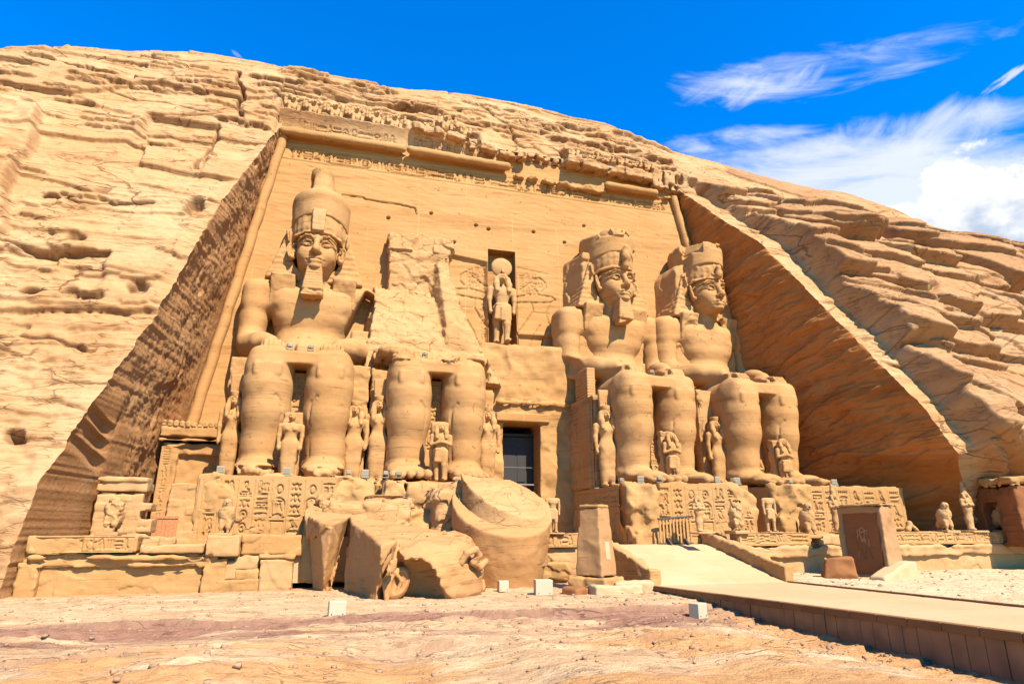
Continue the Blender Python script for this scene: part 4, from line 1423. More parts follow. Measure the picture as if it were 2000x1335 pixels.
def colossus_headdress(i):
    s = Sdf((-3.1, 4.6, 10.2), (3.1, 9.4, 17.0), .06)
    s.tbox((0, 7.22, 14.15), (3.0, 1.28, 1.75), .14, 1.15, .1)
    s.lathe((0, 6.55, 14.9), [(0, 1.60), (.5, 1.68), (1.1, 1.70), (1.6, 1.66)], k=.15)
    s.box((0, 4.15, 13.5), (2.2, 1.80, 1.55), .05, .05, 's')
    s.ell((0, 6.1, 14.1), (1.42, 1.35, 1.3), .12, 's')                # hollow round the face
    s.path([(-1.62, 6.3, 14.75), (-1.35, 5.55, 15.08), (-.7, 4.99, 15.14), (0, 4.82, 15.16), (.7, 4.99, 15.14), (1.35, 5.55, 15.08), (1.62, 6.3, 14.75)], .09, .10)
    for q in (-1, 1):
        s.box((q * 1.72, 6.25, 15.20), (.09, .50, .42), .05, .1, R=rotm(0, q * 8, q * 14))
        s.box((q * 1.82, 5.95, 11.72), (.74, .17, 1.0), .10, .2, R=rotm(12, 0, 0))
        s.cap((q * 1.75, 6.55, 12.75), (q * 1.8, 6.2, 12.3), .62, .38, .35, sc=(1.25, 1, 1))
    # pleats
    m = np.abs(s.F) < .2
    a, b, c = np.nonzero(m)
    z = s.ax[2][c]; x = s.ax[0][a]; y = s.ax[1][b]
    w = np.where((z < 15.0) & (z > 12.7), np.sin(z * 2 * pi / .36), 0)
    w2 = np.where((z > 15.2) & (y < 6.4), np.sin(np.arctan2(x, 6.6 - y) * 26) * .7, 0)
    s.F[a, b, c] += (.014 * w + .016 * w2).astype(np.float32)
    s.noise(.02, .8, 13 + i, 3); s.noise(.035, .9, 17 + i, 3, True)
    if i == 3:
        s.noise(.05, 1.1, 40, 3, True)
    return s


def colossus_crown(i):
    s = Sdf((-2.3, 4.2, 15.2), (2.3, 9.4, 20.9), .065)
    cy = 6.62
    s.lathe((0, cy, 15.55), [(0, 1.74), (.25, 1.77), (2.0, 1.84), (2.30, 1.80), (2.52, 1.62), (2.70, 1.25), (2.78, .8)], k=0)
    s.cut((0, cy - 1.7, 16.28), (0, -.22, -1), .04)
    if i == 0:
        s.path([(-.12, cy + .1, 18.0), (-.14, cy + .1, 18.9), (-.16, cy + .1, 20.4)], [1.3, .86, .72], .2)
        s.cut((0, cy, 20.4), (.12, -.1, 1), .05)
        s.box((-.95, cy - .3, 19.2), (.3, .6, .6), .1, .1, 's')
    elif i == 2:
        s.cut((0, cy, 18.15), (.10, -.15, 1), .05)
        s.ell((-1.6, cy - .6, 18.2), (.7, .9, .5), .1, 's')
    else:
        s.cut((0, cy, 18.0), (.12, -.12, 1), .05)
        s.box((-1.45, cy - 1.0, 17.75), (.60, .7, .55), .06, .06, 's', R=rotm(0, 18, 20))
        s.ell((-1.75, cy - .5, 16.7), (.35, .8, .7), .15, 's')
    s.noise(.02, .8, 23 + i, 3); s.noise(.012, .8, 29 + i, 2, True, sz=2.0)
    if i:
        s.facet(.10, 1.2, 31 + i, zr=(17.4, 19))
    return s


def colossus_beard(i):
    s = Sdf((-1.0, 4.2, 10.6), (1.0, 6.6, 13.3), .045)
    s.tbox((0, 5.22, 11.95), (.68, .44, 1.0), .09, .24, .10)
    a, b, c = np.nonzero(np.abs(s.F) < .2)
    s.F[a, b, c] += (.012 * np.sin(s.ax[2][c] * 2 * pi / .17)).astype(np.float32)
    if i == 2:
        s.cut((.0, 5, 11.15), (.35, -.2, -1), .05)
    s.noise(.03, 1.2, 3 + i, 3); s.noise(.10, 1.0, 7 + i, 3, True, zr=(10, 11.4))
    return s


def colossus_cobra(i):
    s = Sdf((-.8, 3.9, 14.9), (.8, 5.9, 17.2), .04)
    if i == 0:
        s.tbox((0, 4.98, 15.88), (.36, .28, .72), .06, -.04, .06)
        for k in (-1, 0, 1):
            s.box((k * .22, 4.68, 16.05), (.03, .03, .5), .01, .02, 's')
        s.box((0, 4.62, 15.75), (.4, .06, .03), .01, .02, 's')
    else:
        s.path([(0, 5.1, 15.15), (0, 4.7, 15.25), (0, 4.62, 15.75), (0, 4.78, 16.2), (0, 4.6, 16.5)] if i == 2 else [(0, 5.1, 15.2), (0, 4.75, 15.35), (0, 4.72, 15.9)], [.2, .24, .30, .24, .16] if i == 2 else [.2, .24, .2], .12, sc=(1, .8, 1))
        s.path([(0, 5.0, 15.3), (-.3, 4.98, 15.45), (-.45, 5.05, 15.7), (-.25, 4.98, 15.85)], .09, .06)
        s.path([(0, 5.0, 15.3), (.3, 4.98, 15.45), (.45, 5.05, 15.7), (.25, 4.98, 15.85)], .09, .06)
    s.noise(.03, 1.5, i, 3)
    return s


def relief_panel(name, x0, x1, z0, z1, y, parent, mat, draw, h=.035, bulge=.02, seed=0, axis='y', lo=None):
    """a carved upright face standing at depth y (or at x when axis is 'x', spanning y)"""
    rel = Relief(x0, x1, z0, z1, h)
    draw(rel)
    X, Z = np.meshgrid(rel.x, rel.z)
    D = rel.D + bulge * fbm(X * .8 + seed, Z * .8, seed, 3)
    if lo is not None:
        D = D + lo(X, Z)
    if axis == 'y':
        V = np.stack([X, y + D, Z], -1); fl = False
    else:
        V = np.stack([y + D, X, Z], -1); fl = True
    V = V.reshape(-1, 3)
    return mesh_obj(name, V, grid_faces(len(rel.z), len(rel.x), flip=fl), mat, parent)


def lean_back(V, long_feet=False):
    """seat the upper body deeper on its throne: longer thighs, trunk against the wall"""
    V = np.array(V, float)
    if long_feet:
        V[:, 1] -= .6 * sstep(3.2, .9, V[:, 1]) * sstep(2.0, 1.0, V[:, 2])
    x, y, z = V[:, 0].copy(), V[:, 1].copy(), V[:, 2].copy()
    low = np.where(y < 4.4, y, 4.4 + (y - 4.4) * 1.75)
    up = 6.15 + 1.35 * (y - 4.62)
    t = sstep(7.5, 9.3, z)
    V[:, 1] = low * (1 - t) + up * t
    V[:, 2] = z + np.interp(z, [7.2, 8.3, 12, 14, 16, 18.3, 20], [0, .5, .66, .72, .95, 1.25, 1.3])
    V[:, 0] = x * np.interp(z, [7, 9, 20], [1, 1.045, 1.06])
    return V


def carve(field, name, mat, t, long_feet=False, turn=0.0):
    V, Q = field.mesh()
    if turn:
        a = radians(turn)
        x, y = V[:, 0].copy(), V[:, 1] - 6.5
        V[:, 0] = x * cos(a) - y * sin(a); V[:, 1] = x * sin(a) + y * cos(a) + 6.5
    return mesh_obj(name, lean_back(V, long_feet), Q, mat, t)


def build_colossus(i, label):
    rz = radians(5) if i >= 2 else 0.0             # the right-hand pair sits slightly turned outwards
    t = thing("seated_colossus", label, "statue", (CX[i] + 7 * sin(rz), YP + 7 * (1 - cos(rz)), PL), "colossi of the seated king", rz)
    mats = [M_STAT, M_STAT, M_STAT, M_STAT]
    m = mats[i]
    carve(colossus_body(i, 10 + i * 7), "body", m, t, i >= 2)
    # throne
    s = Sdf((-4.2, 3.9, -.3), (4.2, 11.2, 15.2), .1)
    s.box((0, 7.75, 2.85), (3.72, 2.85, 3.0), .08)
    s.box((0, 9.7, 6.1), (3.6, .9, 1.5), .12, .1)
    s.box((0, 4.65, 2.9), (.85, .5, 2.95), .03)
    if i in (0,):
        s.box((0, 10.2, 9.5), (2.2, .8, 5.0), .2, .1)
    s.noise(.06, .7, 50 + i, 3); s.noise(.08, .4, 55 + i, 3, True)
    s.build("throne", m, t)
    if i in (2, 3):
        b = Sdf((-4.6, 7.4, 4.5), (3.6, 11.6, 18.6), .09)
        w = -3.8 if i == 2 else -3.5
        b.box(((w + 2.6) / 2, 9.75, 11.0), ((2.6 - w) / 2, 1.5, 6.6), .12)
        b.cut((-2.75, 8.25, 12), (-1, -.18, .08), .1)
        b.cut((w + .3, 9, 15.9), (-1, -.1, .6), .1)
        b.cut((-1.6, 9, 17.9), (-.2, -.2, 1), .1)
        b.cut((2.2, 9, 13.4), (.8, 0, .5), .1)
        b.facet(.14, .5, 61 + i); b.noise(.04, .8, 60 + i, 4)
        b.build("back_slab", M_STAT, t)
    if i == 1:
        b = Sdf((-4.9, 5.6, 6.0), (5.4, 12.0, 19.6), .085)
        # what is left of the back slab: a sheer flat sheet, its top torn
        def hull(planes, lo, hi, k=0.0):
            def fn(x, y, z):
                d = -9.0
                for p, n in planes:
                    n = np.array(n, float); n /= np.linalg.norm(n)
                    d = np.maximum(d, (x - p[0]) * n[0] + (y - p[1]) * n[1] + (z - p[2]) * n[2])
                return d
            b.put(fn, lo, hi, k)
        back = ((0, 11.6, 0), (0, 1, 0))
        hull([back, ((0, 9.0, 13), (0, -1, .03)), ((-3.0, 9, 12), (-1, 0, .02)), ((1.3, 9, 17.5), (1, -.1, .05)), ((0, 9, 17.7), (.10, .1, 1)), ((0, 9, 8), (0, 0, -1))], (-3.2, 8.7, 8), (1.6, 11.6, 19), 0)
        b.facet(.08, .45, 71)
        b.facet(.45, .62, 79, zr=(16.6, 19.5))
        hull([back, ((0, 8.75, 12.9), (.05, -1, .36)), ((-4.2, 9, 9), (-1, -.1, .1)), ((.8, 9, 15.0), (1, -.15, .50)), ((0, 9, 13.6), (-.05, -.5, 1)), ((0, 9, 6.8), (0, 0, -1))], (-4.4, 5.8, 6.6), (5.2, 11.6, 14), 0)
        hull([back, ((0, 8.3, 15.0), (.3, -1, .28)), ((.3, 9, 12), (-1, -.5, 0)), ((1.2, 9, 15.2), (1, -.1, .35)), ((0, 9, 15.6), (-.5, -.3, 1)), ((0, 9, 9), (0, 0, -1))], (.1, 7.8, 9), (3.4, 11.6, 16.2), .1)
        b.box((.2, 7.6, 7.6), (3.6, 1.3, .5), .25, .3)
        b.facet(.16, .42, 73, zr=(6.5, 16.6)); b.facet(.08, 1.2, 74, sz=1.6, zr=(6.5, 16)); b.facet(.14, .8, 76, zr=(6.4, 8.2))
        b.noise(.03, .9, 75, 3); b.noise(.02, 2.6, 77, 2)
        b.build("broken_back_slab", M_BRK, t)
    else:
        carve(colossus_face(i), "face", m, t, False, 4.0 * (i >= 2))
        carve(colossus_headdress(i), "headdress", m, t, False, 2.0 * (i >= 2))
        carve(colossus_crown(i), "crown", m, t, False, 4.0 * (i >= 2))
        if i != 3:
            carve(colossus_beard(i), "beard", m, t, False, 4.0 * (i >= 2))
        carve(colossus_cobra(i), "forehead_cobra", M_STAT2 if i == 0 else m, t, False, 4.0 * (i >= 2))
    # cartouches cut into the throne between the shins
    relief_panel("carved_panel", -.72, .72, .3, 6.0, 4.13, t, m,
                 lambda r: (write_column(r, -.42, .42, 5.8, .5, 80 + i, .035, .10, (2.2, 4.9)),), .035, .02, i)
    if i != 1:
        # the king's name on the upper arm
        for sx in ((-1,) if i != 0 else (-1,)):
            r = Relief(-.42, .42, 9.2, 12.0, .035)
            write_column(r, -.25, .25, 11.9, 9.3, 90 + i, .03, .06, (9.45, 10.9))
    if i in (2, 3):
        def side(r):
            write_row(r, 5.2, 9.6, 5.0, .55, 31 + i, .03, .07)
            for k in range(5):
                write_column(r, 5.2 + k * .9, 5.85 + k * .9, 4.7, 2.6, 33 + k + i, .03, .07)
            r.line([(5.0, 2.4), (9.8, 2.4)], .03, .06); r.line([(5.0, 4.9), (9.8, 4.9)], .03, .06)
            for k in range(4):
                r.glyph('standing', 5.1 + k * 1.15, .15, 1.0, 2.1, .035, .08); r.glyph('seated', 5.6 + k * 1.15, .15, .6, 1.6, .03, .06)
        relief_panel("carved_side", 4.97, 10.2, .05, 5.8, -3.77, t, m, side, .04, .02, i, axis='x')
    return t


colossi = [build_colossus(0, "complete seated colossus with tall rounded crown and long beard, leftmost of the four"),
           build_colossus(1, "shattered colossus with only its seat and two legs left, a broken slab behind"),
           build_colossus(2, "bearded seated colossus right of the doorway, its flat crown chipped along the top"),
           build_colossus(3, "beardless seated colossus with notched crown, next to the red recess wall")]


# ------------------------------------------------------------------ smaller figures
def figure_fields(kind, seed=0, h=.0082):
    """standing figure of height one (to the top of the head): dict of part name -> field"""
    out = {}
    s = Sdf((-.30, -.24, -.03), (.30, .24, 1.06), h)
    female = kind in ('queen', 'bare_queen', 'broken_queen')
    if kind == 'mummy':
        s.path([(0, 0, .05), (0, .01, .30), (0, 0, .56), (0, 0, .74)], [.085, .095, .105, .115], .05, sc=(1.15, .85, 1))
        s.cap((0, .0, .05), (0, -.09, .035), .06, .05, .04, sc=(1.3, 1, .8))
        s.cap((-.10, 0, .78), (.10, 0, .78), .065, .065, .06)
        for q in (-1, 1):
            s.path([(q * .165, 0, .78), (q * .17, -.02, .66), (q * -.02, -.115, .66)], [.045, .042, .032], .03)
            s.ell((q * -.05, -.125, .67), (.03, .03, .03), .02)
    else:
        st = .0 if female else .05
        for q in (-1, 1):
            yy = -st * q * 1.0
            s.path([(q * .058, yy, .03), (q * .058, yy, .27), (q * .062, yy * .5, .50)], [.038, .05, .068], .03)
            s.cap((q * .06, yy + .02, .022), (q * .062, yy - .10, .016), .03, .024, .02, sc=(1.25, 1, 1))
        if female:
            s.ell((0, 0, .50), (.112, .075, .12), .05)
            s.path([(0, 0, .14), (0, 0, .46)], [.075, .09], .05, sc=(1.15, .75, 1))
        else:
            s.tbox((0, -.005, .42), (.125, .085, .11), .03, .025, .01, .03)
            if kind == 'sun_god':
                s.box((0, -.085, .40), (.035, .02, .1), .01, .02)
            s.box((0, -.005, .535), (.105, .075, .014), .01, .01)
        s.cap((0, 0, .54), (0, 0, .70), .068, .082, .04, sc=(1.25, .88, 1))
        s.box((0, 0, .74), (.125, .062, .06), .045, .05)
        s.cap((-.115, 0, .785), (.115, 0, .785), .046, .046, .04)
        for q in (-1, 1):
            if female:
                s.ell((q * .052, -.062, .725), (.036, .03, .034), .015)
            if kind in ('prince', 'crossed'):
                s.path([(q * .155, 0, .775), (q * .165, -.01, .63), (q * .02, -.10, .66)], [.042, .036, .028], .02)
                s.ell((q * .0, -.105, .665), (.03, .025, .03), .015)
            else:
                s.path([(q * .158, 0, .775), (q * .170, .0, .63), (q * .160, -.02, .47)], [.042, .036, .027], .02)
                s.ell((q * .160, -.02, .44), (.028, .04, .04), .02)
                for f in range(4):
                    s.cap((q * .152, -.048 + .018 * f, .43), (q * .148, -.046 + .018 * f, .405), .011, .010, .006)
                s.cap((q * .145, -.045, .45), (q * .135, -.06, .425), .012, .010, .006)
    headless = kind in ('headless',)
    if not headless:
        s.cap((0, .01, .79), (0, 0, .87), .045, .042, .03)
        if kind == 'sun_god':
            s.ell((0, -.01, .925), (.065, .075, .065), .03)
            s.path([(0, -.07, .925), (0, -.115, .91), (0, -.125, .885)], [.03, .02, .01], .02)
        else:
            s.ell((0, -.012, .918), (.058, .070, .078), .02)
            s.path([(0, -.078, .935), (0, -.092, .905)], [.010, .015], .012)
            for q in (-1, 1):
                s.ell((q * .025, -.078, .930), (.017, .018, .011), .006, 's')
            s.cap((-.018, -.078, .880), (.018, -.078, .880), .007, .007, .006)
            s.cap((-.02, -.084, .8885), (.02, -.084, .8885), .003, .003, .004, 's')
    s.noise(.004, 6, seed, 3); s.noise(.005, 4, seed + 3, 2, True)
    out['body'] = s
    if not headless and kind != 'broken_queen':
        w = Sdf((-.30, -.24, .62), (.30, .24, 1.14), h)
        w.ell((0, .012, .945), (.088, .085, .078), 0)
        w.box((0, .05, .85), (.10, .05, .09), .03, .05)
        for q in (-1, 1):
            w.path([(q * .078, -.01, .93), (q * .085, -.045, .84), (q * .080, -.068, .745)], [.034, .038, .034], .03)
        w.ell((0, -.065, .905), (.050, .05, .066), .01, 's')
        w.noise(.004, 7, seed + 2, 3)
        out['headdress'] = w
    return out


def crown_field(kind, seed=0, h=.0085):
    s = Sdf((-.2, -.2, .90), (.2, .2, 1.42), h)
    if kind == 'modius':
        s.lathe((0, .01, .985), [(0, .075), (.05, .082), (.06, .07)], k=0)
    elif kind == 'tall':
        s.lathe((0, .01, .985), [(0, .075), (.05, .08), (.06, .075)], k=0)
        s.tbox((0, .02, 1.14), (.088, .03, .12), .02, -.012, 0, .01)
        s.box((0, -.02, 1.14), (.004, .04, .11), .0, .004, 's')
    elif kind == 'white':
        s.path([(0, .01, .96), (0, .02, 1.08), (0, .03, 1.20), (0, .03, 1.235)], [.078, .062, .030, .036], .03)
    elif kind == 'disc':
        s.ell((0, .03, 1.125), (.145, .05, .145), 0)
        s.path([(0, -.02, .99), (0, -.05, 1.03), (0, -.045, 1.08)], [.02, .018, .012], .01)
    s.noise(.006, 7, seed, 3)
    return s


FIGC = {}


def make_figure(name, label, cat, loc, H, kind, crown=None, group=None, mat=None, slab=None, rz=0.0, sx=1.0, tilt=0.0, base=None):
    mat = mat or M_STAT2
    t = thing(name, label, cat, loc, group, radians(rz))
    if tilt:
        t.rotation_euler[1] = radians(tilt)
    key = kind
    if key not in FIGC:
        FIGC[key] = {k: f.mesh() for k, f in figure_fields(kind, len(FIGC) * 3).items()}
    sc = np.array([H * sx, H, H])
    for k, (V, Q) in FIGC[key].items():
        mesh_obj(k, V * sc, Q, mat, t)
    if crown:
        if ('c', crown) not in FIGC:
            FIGC['c', crown] = crown_field(crown, 3).mesh()
        V, Q = FIGC['c', crown]
        mesh_obj("sun_disc" if crown == 'disc' else "crown", V * sc, Q, mat, t)
    if slab:
        w, z1, th, off = slab
        f = Sdf((-w - .3, .0, -.15), (w + .3, th + 1.0, z1 + .3), .07)
        f.box((off, .12 * H + th / 2, z1 / 2), (w, th / 2, z1 / 2), .05)
        f.noise(.05, 1.2, int(loc[0] * 3), 3); f.noise(.07, .9, int(loc[0] * 5), 3, True)
        f.build("back_pillar", mat, t)
    if base:
        f = Sdf((-base[0] - .2, -base[1] - .2, -base[2] - .1), (base[0] + .2, base[1] + .2, .15), .04)
        f.box((0, 0, -base[2] / 2), (base[0], base[1], base[2] / 2 + .01), .03)
        f.noise(.03, 2.0, 3, 3)
        f.build("base", mat, t)
    return t


FAM = "royal family statues at the colossi's legs"
fam = [
    (-2.4 - 3.25, 36.1, 5.4, 'queen', 'tall', "slender queen statue in deep shade at the outer left leg of the complete colossus", (.60, 6.9, .9, 0), .92),
    (-2.4 - .02, 33.4, 3.6, 'broken_queen', None, "worn small statue with damaged head between the legs of the complete colossus", (.50, 3.4, .6, 0), 1.15),
    (-2.4 + 3.15, 36.0, 4.7, 'bare_queen', 'modius', "queen statue with round crown on a tall slab, right leg of complete colossus", (.72, 6.8, .9, 0), 1.1),
    (5.3 - 3.2, 36.1, 5.6, 'queen', 'tall', "tall queen statue with long wig, half shaded, left leg of the shattered colossus", (.6, 6.7, .9, 0), 1.05),
    (5.3 - .02, 33.4, 3.3, 'prince', None, "small prince statue with crossed arms between the shattered colossus's two legs", (.5, 3.2, .6, 0), 1.2),
    (5.3 + 3.15, 36.0, 5.2, 'queen', 'tall', "queen statue with high crown between the shattered colossus and the doorway", (.5, 5.8, .9, 0), 1.1),
    (19.35 - 3.2, 36.0, 5.75, 'bare_queen', 'tall', "sunlit queen statue at the outer left leg of the bearded colossus right of the door", (.60, 5.9, 1.0, 0), 1.1),
    (19.35 + .0, 33.7, 3.4, 'prince', None, "small statue in the gap between the legs of the bearded colossus beside the door", (.5, 3.3, .6, 0), 1.15),
    (27.3 - 3.2, 36.1, 4.9, 'queen', 'modius', "queen statue before a dark upright slab between the two right-hand colossi", (.70, 6.7, 1.0, -.2), 1.05),
    (27.3 + .0, 33.7, 3.3, 'crossed', None, "small statue between the legs of the beardless colossus", (.5, 3.1, .6, 0), 1.2),
]
for x, y, H, kind, crown, lab, slab, sx in fam:
    make_figure("family_statue", lab, "statue", (x, y, PL), H * (.84 if crown == 'tall' else .92 if crown else .92), kind, crown, FAM, M_STAT, slab, sx=sx * .86)

make_figure("falcon_god_statue", "standing falcon-headed god with a large sun disc in the niche above the doorway", "statue",
            (10.85, 41.95, 15.3), 5.35, 'sun_god', 'disc', None, M_STAT2, None, sx=1.05)


# ------------------------------------------------------------------ falcons, baboons
def falcon_field(h=.016, headless=False, worn=0.0):
    s = Sdf((-.42, -.45, -.12), (.42, .62, 1.12), h)
    s.path([(0, .10, .34), (0, .05, .58), (0, .0, .76)], [.20, .20, .15], .1, sc=(1.05, 1, 1))
    s.path([(0, .18, .5), (0, .34, .22), (0, .44, .03)], [.17, .13, .08], .08, sc=(1.15, .8, 1))
    for q in (-1, 1):
        s.ell((q * .17, .12, .50), (.08, .17, .28), .05, R=rotm(22, 0, 0))
        s.path([(q * .09, -.02, .32), (q * .095, -.07, .16), (q * .095, -.08, .05)], [.10, .07, .05], .05)
        s.cap((q * .095, -.08, .03), (q * .10, -.19, .02), .045, .03, .02, sc=(1.2, 1, .8))
    if not headless:
        s.ell((0, -.04, .90), (.135, .155, .125), .08)
        s.path([(0, -.17, .90), (0, -.23, .87), (0, -.245, .82)], [.05, .035, .012], .03)
    s.noise(.012, 4, 2, 3); s.noise(.02 + worn, 2.6, 6, 3, True)
    s.box((0, .12, -.05), (.26, .40, .055), .02)
    return s


FALC = {k: falcon_field(headless=(k == 1), worn=.0 if k == 0 else .03).mesh() for k in (0, 1)}
V_, Q_ = FALC[0]


def falcon(loc, H, lab, kind=0, rz=0.0, mat=None, group="falcon statues along the terrace"):
    V, Q = FALC[kind]
    o = mesh_obj("falcon_statue", V * H, Q, mat or M_STAT2, None, True, loc)
    o.rotation_euler[2] = radians(rz)
    return tag(o, lab, "statue", group)


def baboon_field(worn):
    s = Sdf((-.62, -.5, -.06), (.62, .5, 1.35), .03)
    s.ell((0, .05, .42), (.36, .30, .46), 0)
    s.ell((0, -.06, 1.00), (.29, .27, .26), .1)
    s.ell((0, -.28, .93), (.15, .18, .13), .06)
    for q in (-1, 1):
        s.path([(q * .22, -.05, .18), (q * .27, -.28, .46), (q * .23, -.34, .05)], [.17, .15, .12], .06)
        s.path([(q * .34, .0, .78), (q * .52, -.10, .62), (q * .50, -.22, .98)], [.17, .15, .12], .06)
        s.ell((q * .11, -.29, 1.05), (.06, .05, .05), .02, 's')
    if worn == 1:
        s.cut((0, 0, .82), (.3, -.3, 1), .05)
    if worn == 2:
        s.cut((0, 0, .62), (-.4, -.4, 1), .05)
    s.noise(.04, 2.4, worn + 2, 3); s.noise(.06 + .05 * worn, 1.5, worn + 6, 3, True)
    return s


BAB = [baboon_field(k).mesh() for k in range(3)]
_ord = ["first", "second", "third", "fourth", "fifth", "sixth"]
bab = []
for k, (x, z) in enumerate([(-5.25, 32.55), (-3.75, 32.55), (-2.15, 32.55), (-.55, 32.55), (1.0, 32.5), (2.4, 32.45)]):
    bab.append((x, 43.15, z, 0, "%s baboon from the left in the whole row above the cornice" % _ord[k]))
for k, (x, z, w) in enumerate([(4.9, 32.95, 2), (6.4, 32.9, 0), (7.9, 32.8, 1)]):
    bab.append((x, 42.8, z, w, ["broken stump of a baboon left of the pair on the jutting ledge", "whole baboon on the jutting broken ledge at the cornice's middle", "damaged baboon at the right end of the middle jutting ledge"][k]))
for k, (x, w) in enumerate([(17.1, 1), (18.9, 2), (20.3, 2), (21.6, 1), (22.9, 2), (24.1, 1)]):
    bab.append((x, 42.6, 32.30 - .02 * k, w, "%s worn baboon from the left on the shadow-casting ledge at right" % _ord[k]))
for x, y, z, w, lab in bab:
    V, Q = BAB[w]
    o = mesh_obj("baboon_statue", V * np.array([1.32, 1.1, 1.3 if w == 0 else 1.15]), Q, M_STAT2, None, True, (x, y, z))
    tag(o, lab, "baboon statue", "squatting baboons above the cornice")

# ------------------------------------------------------------------ ground
def walk_z(y): return np.interp(y, [-30, 9, 25], [.55, .50, .12])


def ground_z(x, y):
    q = y + 1.1 * fbm(x * .10, y * .25, 3.0, 3) + .35 * fbm(x * .5, y * .9, 7.0, 3)
    z = .05 * fbm(x * .22, y * .3, 1.0, 3)
    for e, drop, w in ((20.6, .06, .30), (19.3, .20, .07), (18.7, .07, .07), (18.2, .10, .08), (17.2, .10, .07), (16.4, .06, .08), (15.6, .05, .25), (14.3, .16, .07), (12.6, .06, .3)):
        br = sstep(-.25, .2, perlin(x * .22 + e, y * .1, e * 3))
        z -= drop * (.25 + .75 * br) * sstep(e, e - w, q)
    z += .85 * np.clip((20.8 - q) / 9.0, 0, 1) * (1 - .75 * sstep(8.5, 12.3, x + .6 * perlin(y * .4, 1, 1)))
    near = sstep(21, 19, q)
    z += .035 * near * fbm(x * .9, y * 1.6, 9.0, 4)
    v, ed, ox, oy = cells((x + .6 * perlin(x * .5, y * .7, 1)) / 2.1, (y + .4 * perlin(x * .5, y * .7, 8)) / .85, 41, .9, True)
    v2, ed2, ox2, oy2 = cells((x + .3 * perlin(x * 1.1, y * 1.5, 4)) / .7, (y + .2 * perlin(x, y, 5)) / .34, 47, .9, True)
    flat = sstep(-.1, .3, perlin(x * .15, y * .2, 30))
    z += (.25 + .75 * near) * ((v - .5) * .07 - .05 * oy - .05 * sstep(.05, .01, ed) + .5 * ((v2 - .5) * .05 - .05 * oy2 - .02 * sstep(.08, .02, ed2))) * (.2 + .8 * flat)
    z += .03 * fbm(x * 2.2, y * 3.0, 2.0, 4)
    # drifted sand right of the causeway rises to the terrace
    r = sstep(18.5, 22, x) * sstep(17, 27, y)
    z = z * (1 - .6 * r) + .22 * r + .03 * r * fbm(x * 1.2, y * 1.4, 22.0, 3)
    return z, q


def build_ground():
    xs = np.concatenate([-np.geomspace(900, 17, 26), np.arange(-16, 14, .075), np.arange(14, 42, .12), np.geomspace(43, 900, 24)])
    ys = np.concatenate([-np.geomspace(900, 6, 26), np.arange(-5, 8, .5), np.arange(8, 29.6, .07), np.arange(30, 44, 1.0), np.geomspace(46, 900, 12)])
    X, Y = np.meshgrid(xs, ys)
    Z, q = ground_z(X, Y)
    fade = sstep(70, 30, np.hypot(X - 10, Y - 15))
    Z = Z * fade - .04
    nn = fbm(X * .35, Y * .9, 51, 4)
    p2 = fbm(X * .12, Y * .55, 55, 4)
    purple = sstep(19.7, 19.1, q) * sstep(14.6, 16.4, q + .9 * nn) * sstep(-.42, -.02, p2 + .12 * (q - 17.2)) * sstep(14.5, 10.5, X)
    purple = np.maximum(purple, .6 * sstep(17.5, 16, q) * sstep(11.5, 13, q) * sstep(.12, .42, fbm(X * .2, Y * .9, 58, 4)))
    sand = sstep(14.6, 13.6, q) * sstep(-.05, .12, fbm(X * .16, Y * .34, 61, 4) + .10) * sstep(13.6, 12.4, X + .3 * nn * 0)
    sand = np.maximum(sand, .9 * sstep(1.3, .2, np.abs(X - 12.2) + .5 * nn) * sstep(20, 17, Y))
    sand = np.maximum(sand, .75 * sstep(.25, .5, fbm(X * .25, Y * .55, 71, 4)) * sstep(18, 16, q))
    sand = np.maximum(sand, .8 * sstep(28.0, 28.6, Y + .5 * nn) * sstep(2, -2, X))
    dune = sstep(18.0, 20.5, X + .6 * nn) * sstep(10, 14, Y)
    Zn = Z
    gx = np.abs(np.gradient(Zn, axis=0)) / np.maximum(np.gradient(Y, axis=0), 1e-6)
    crack = np.clip(sstep(.35, .9, gx) * .7 + sstep(.2, .45, fbm(X * .5, Y * 2.2, 77, 4)) * sstep(20, 18, q) * .35, 0, 1)  # steep ledge faces and streaks, later darkened in colour like shaded crevices
    o = mesh_obj("ground", np.stack([X, Y, Z], -1), grid_faces(len(ys), len(xs)), M_GROUND,
                 attrs={'purple': purple, 'sand': sand, 'dune': dune, 'crack': crack})
    tag(o, kind='structure')


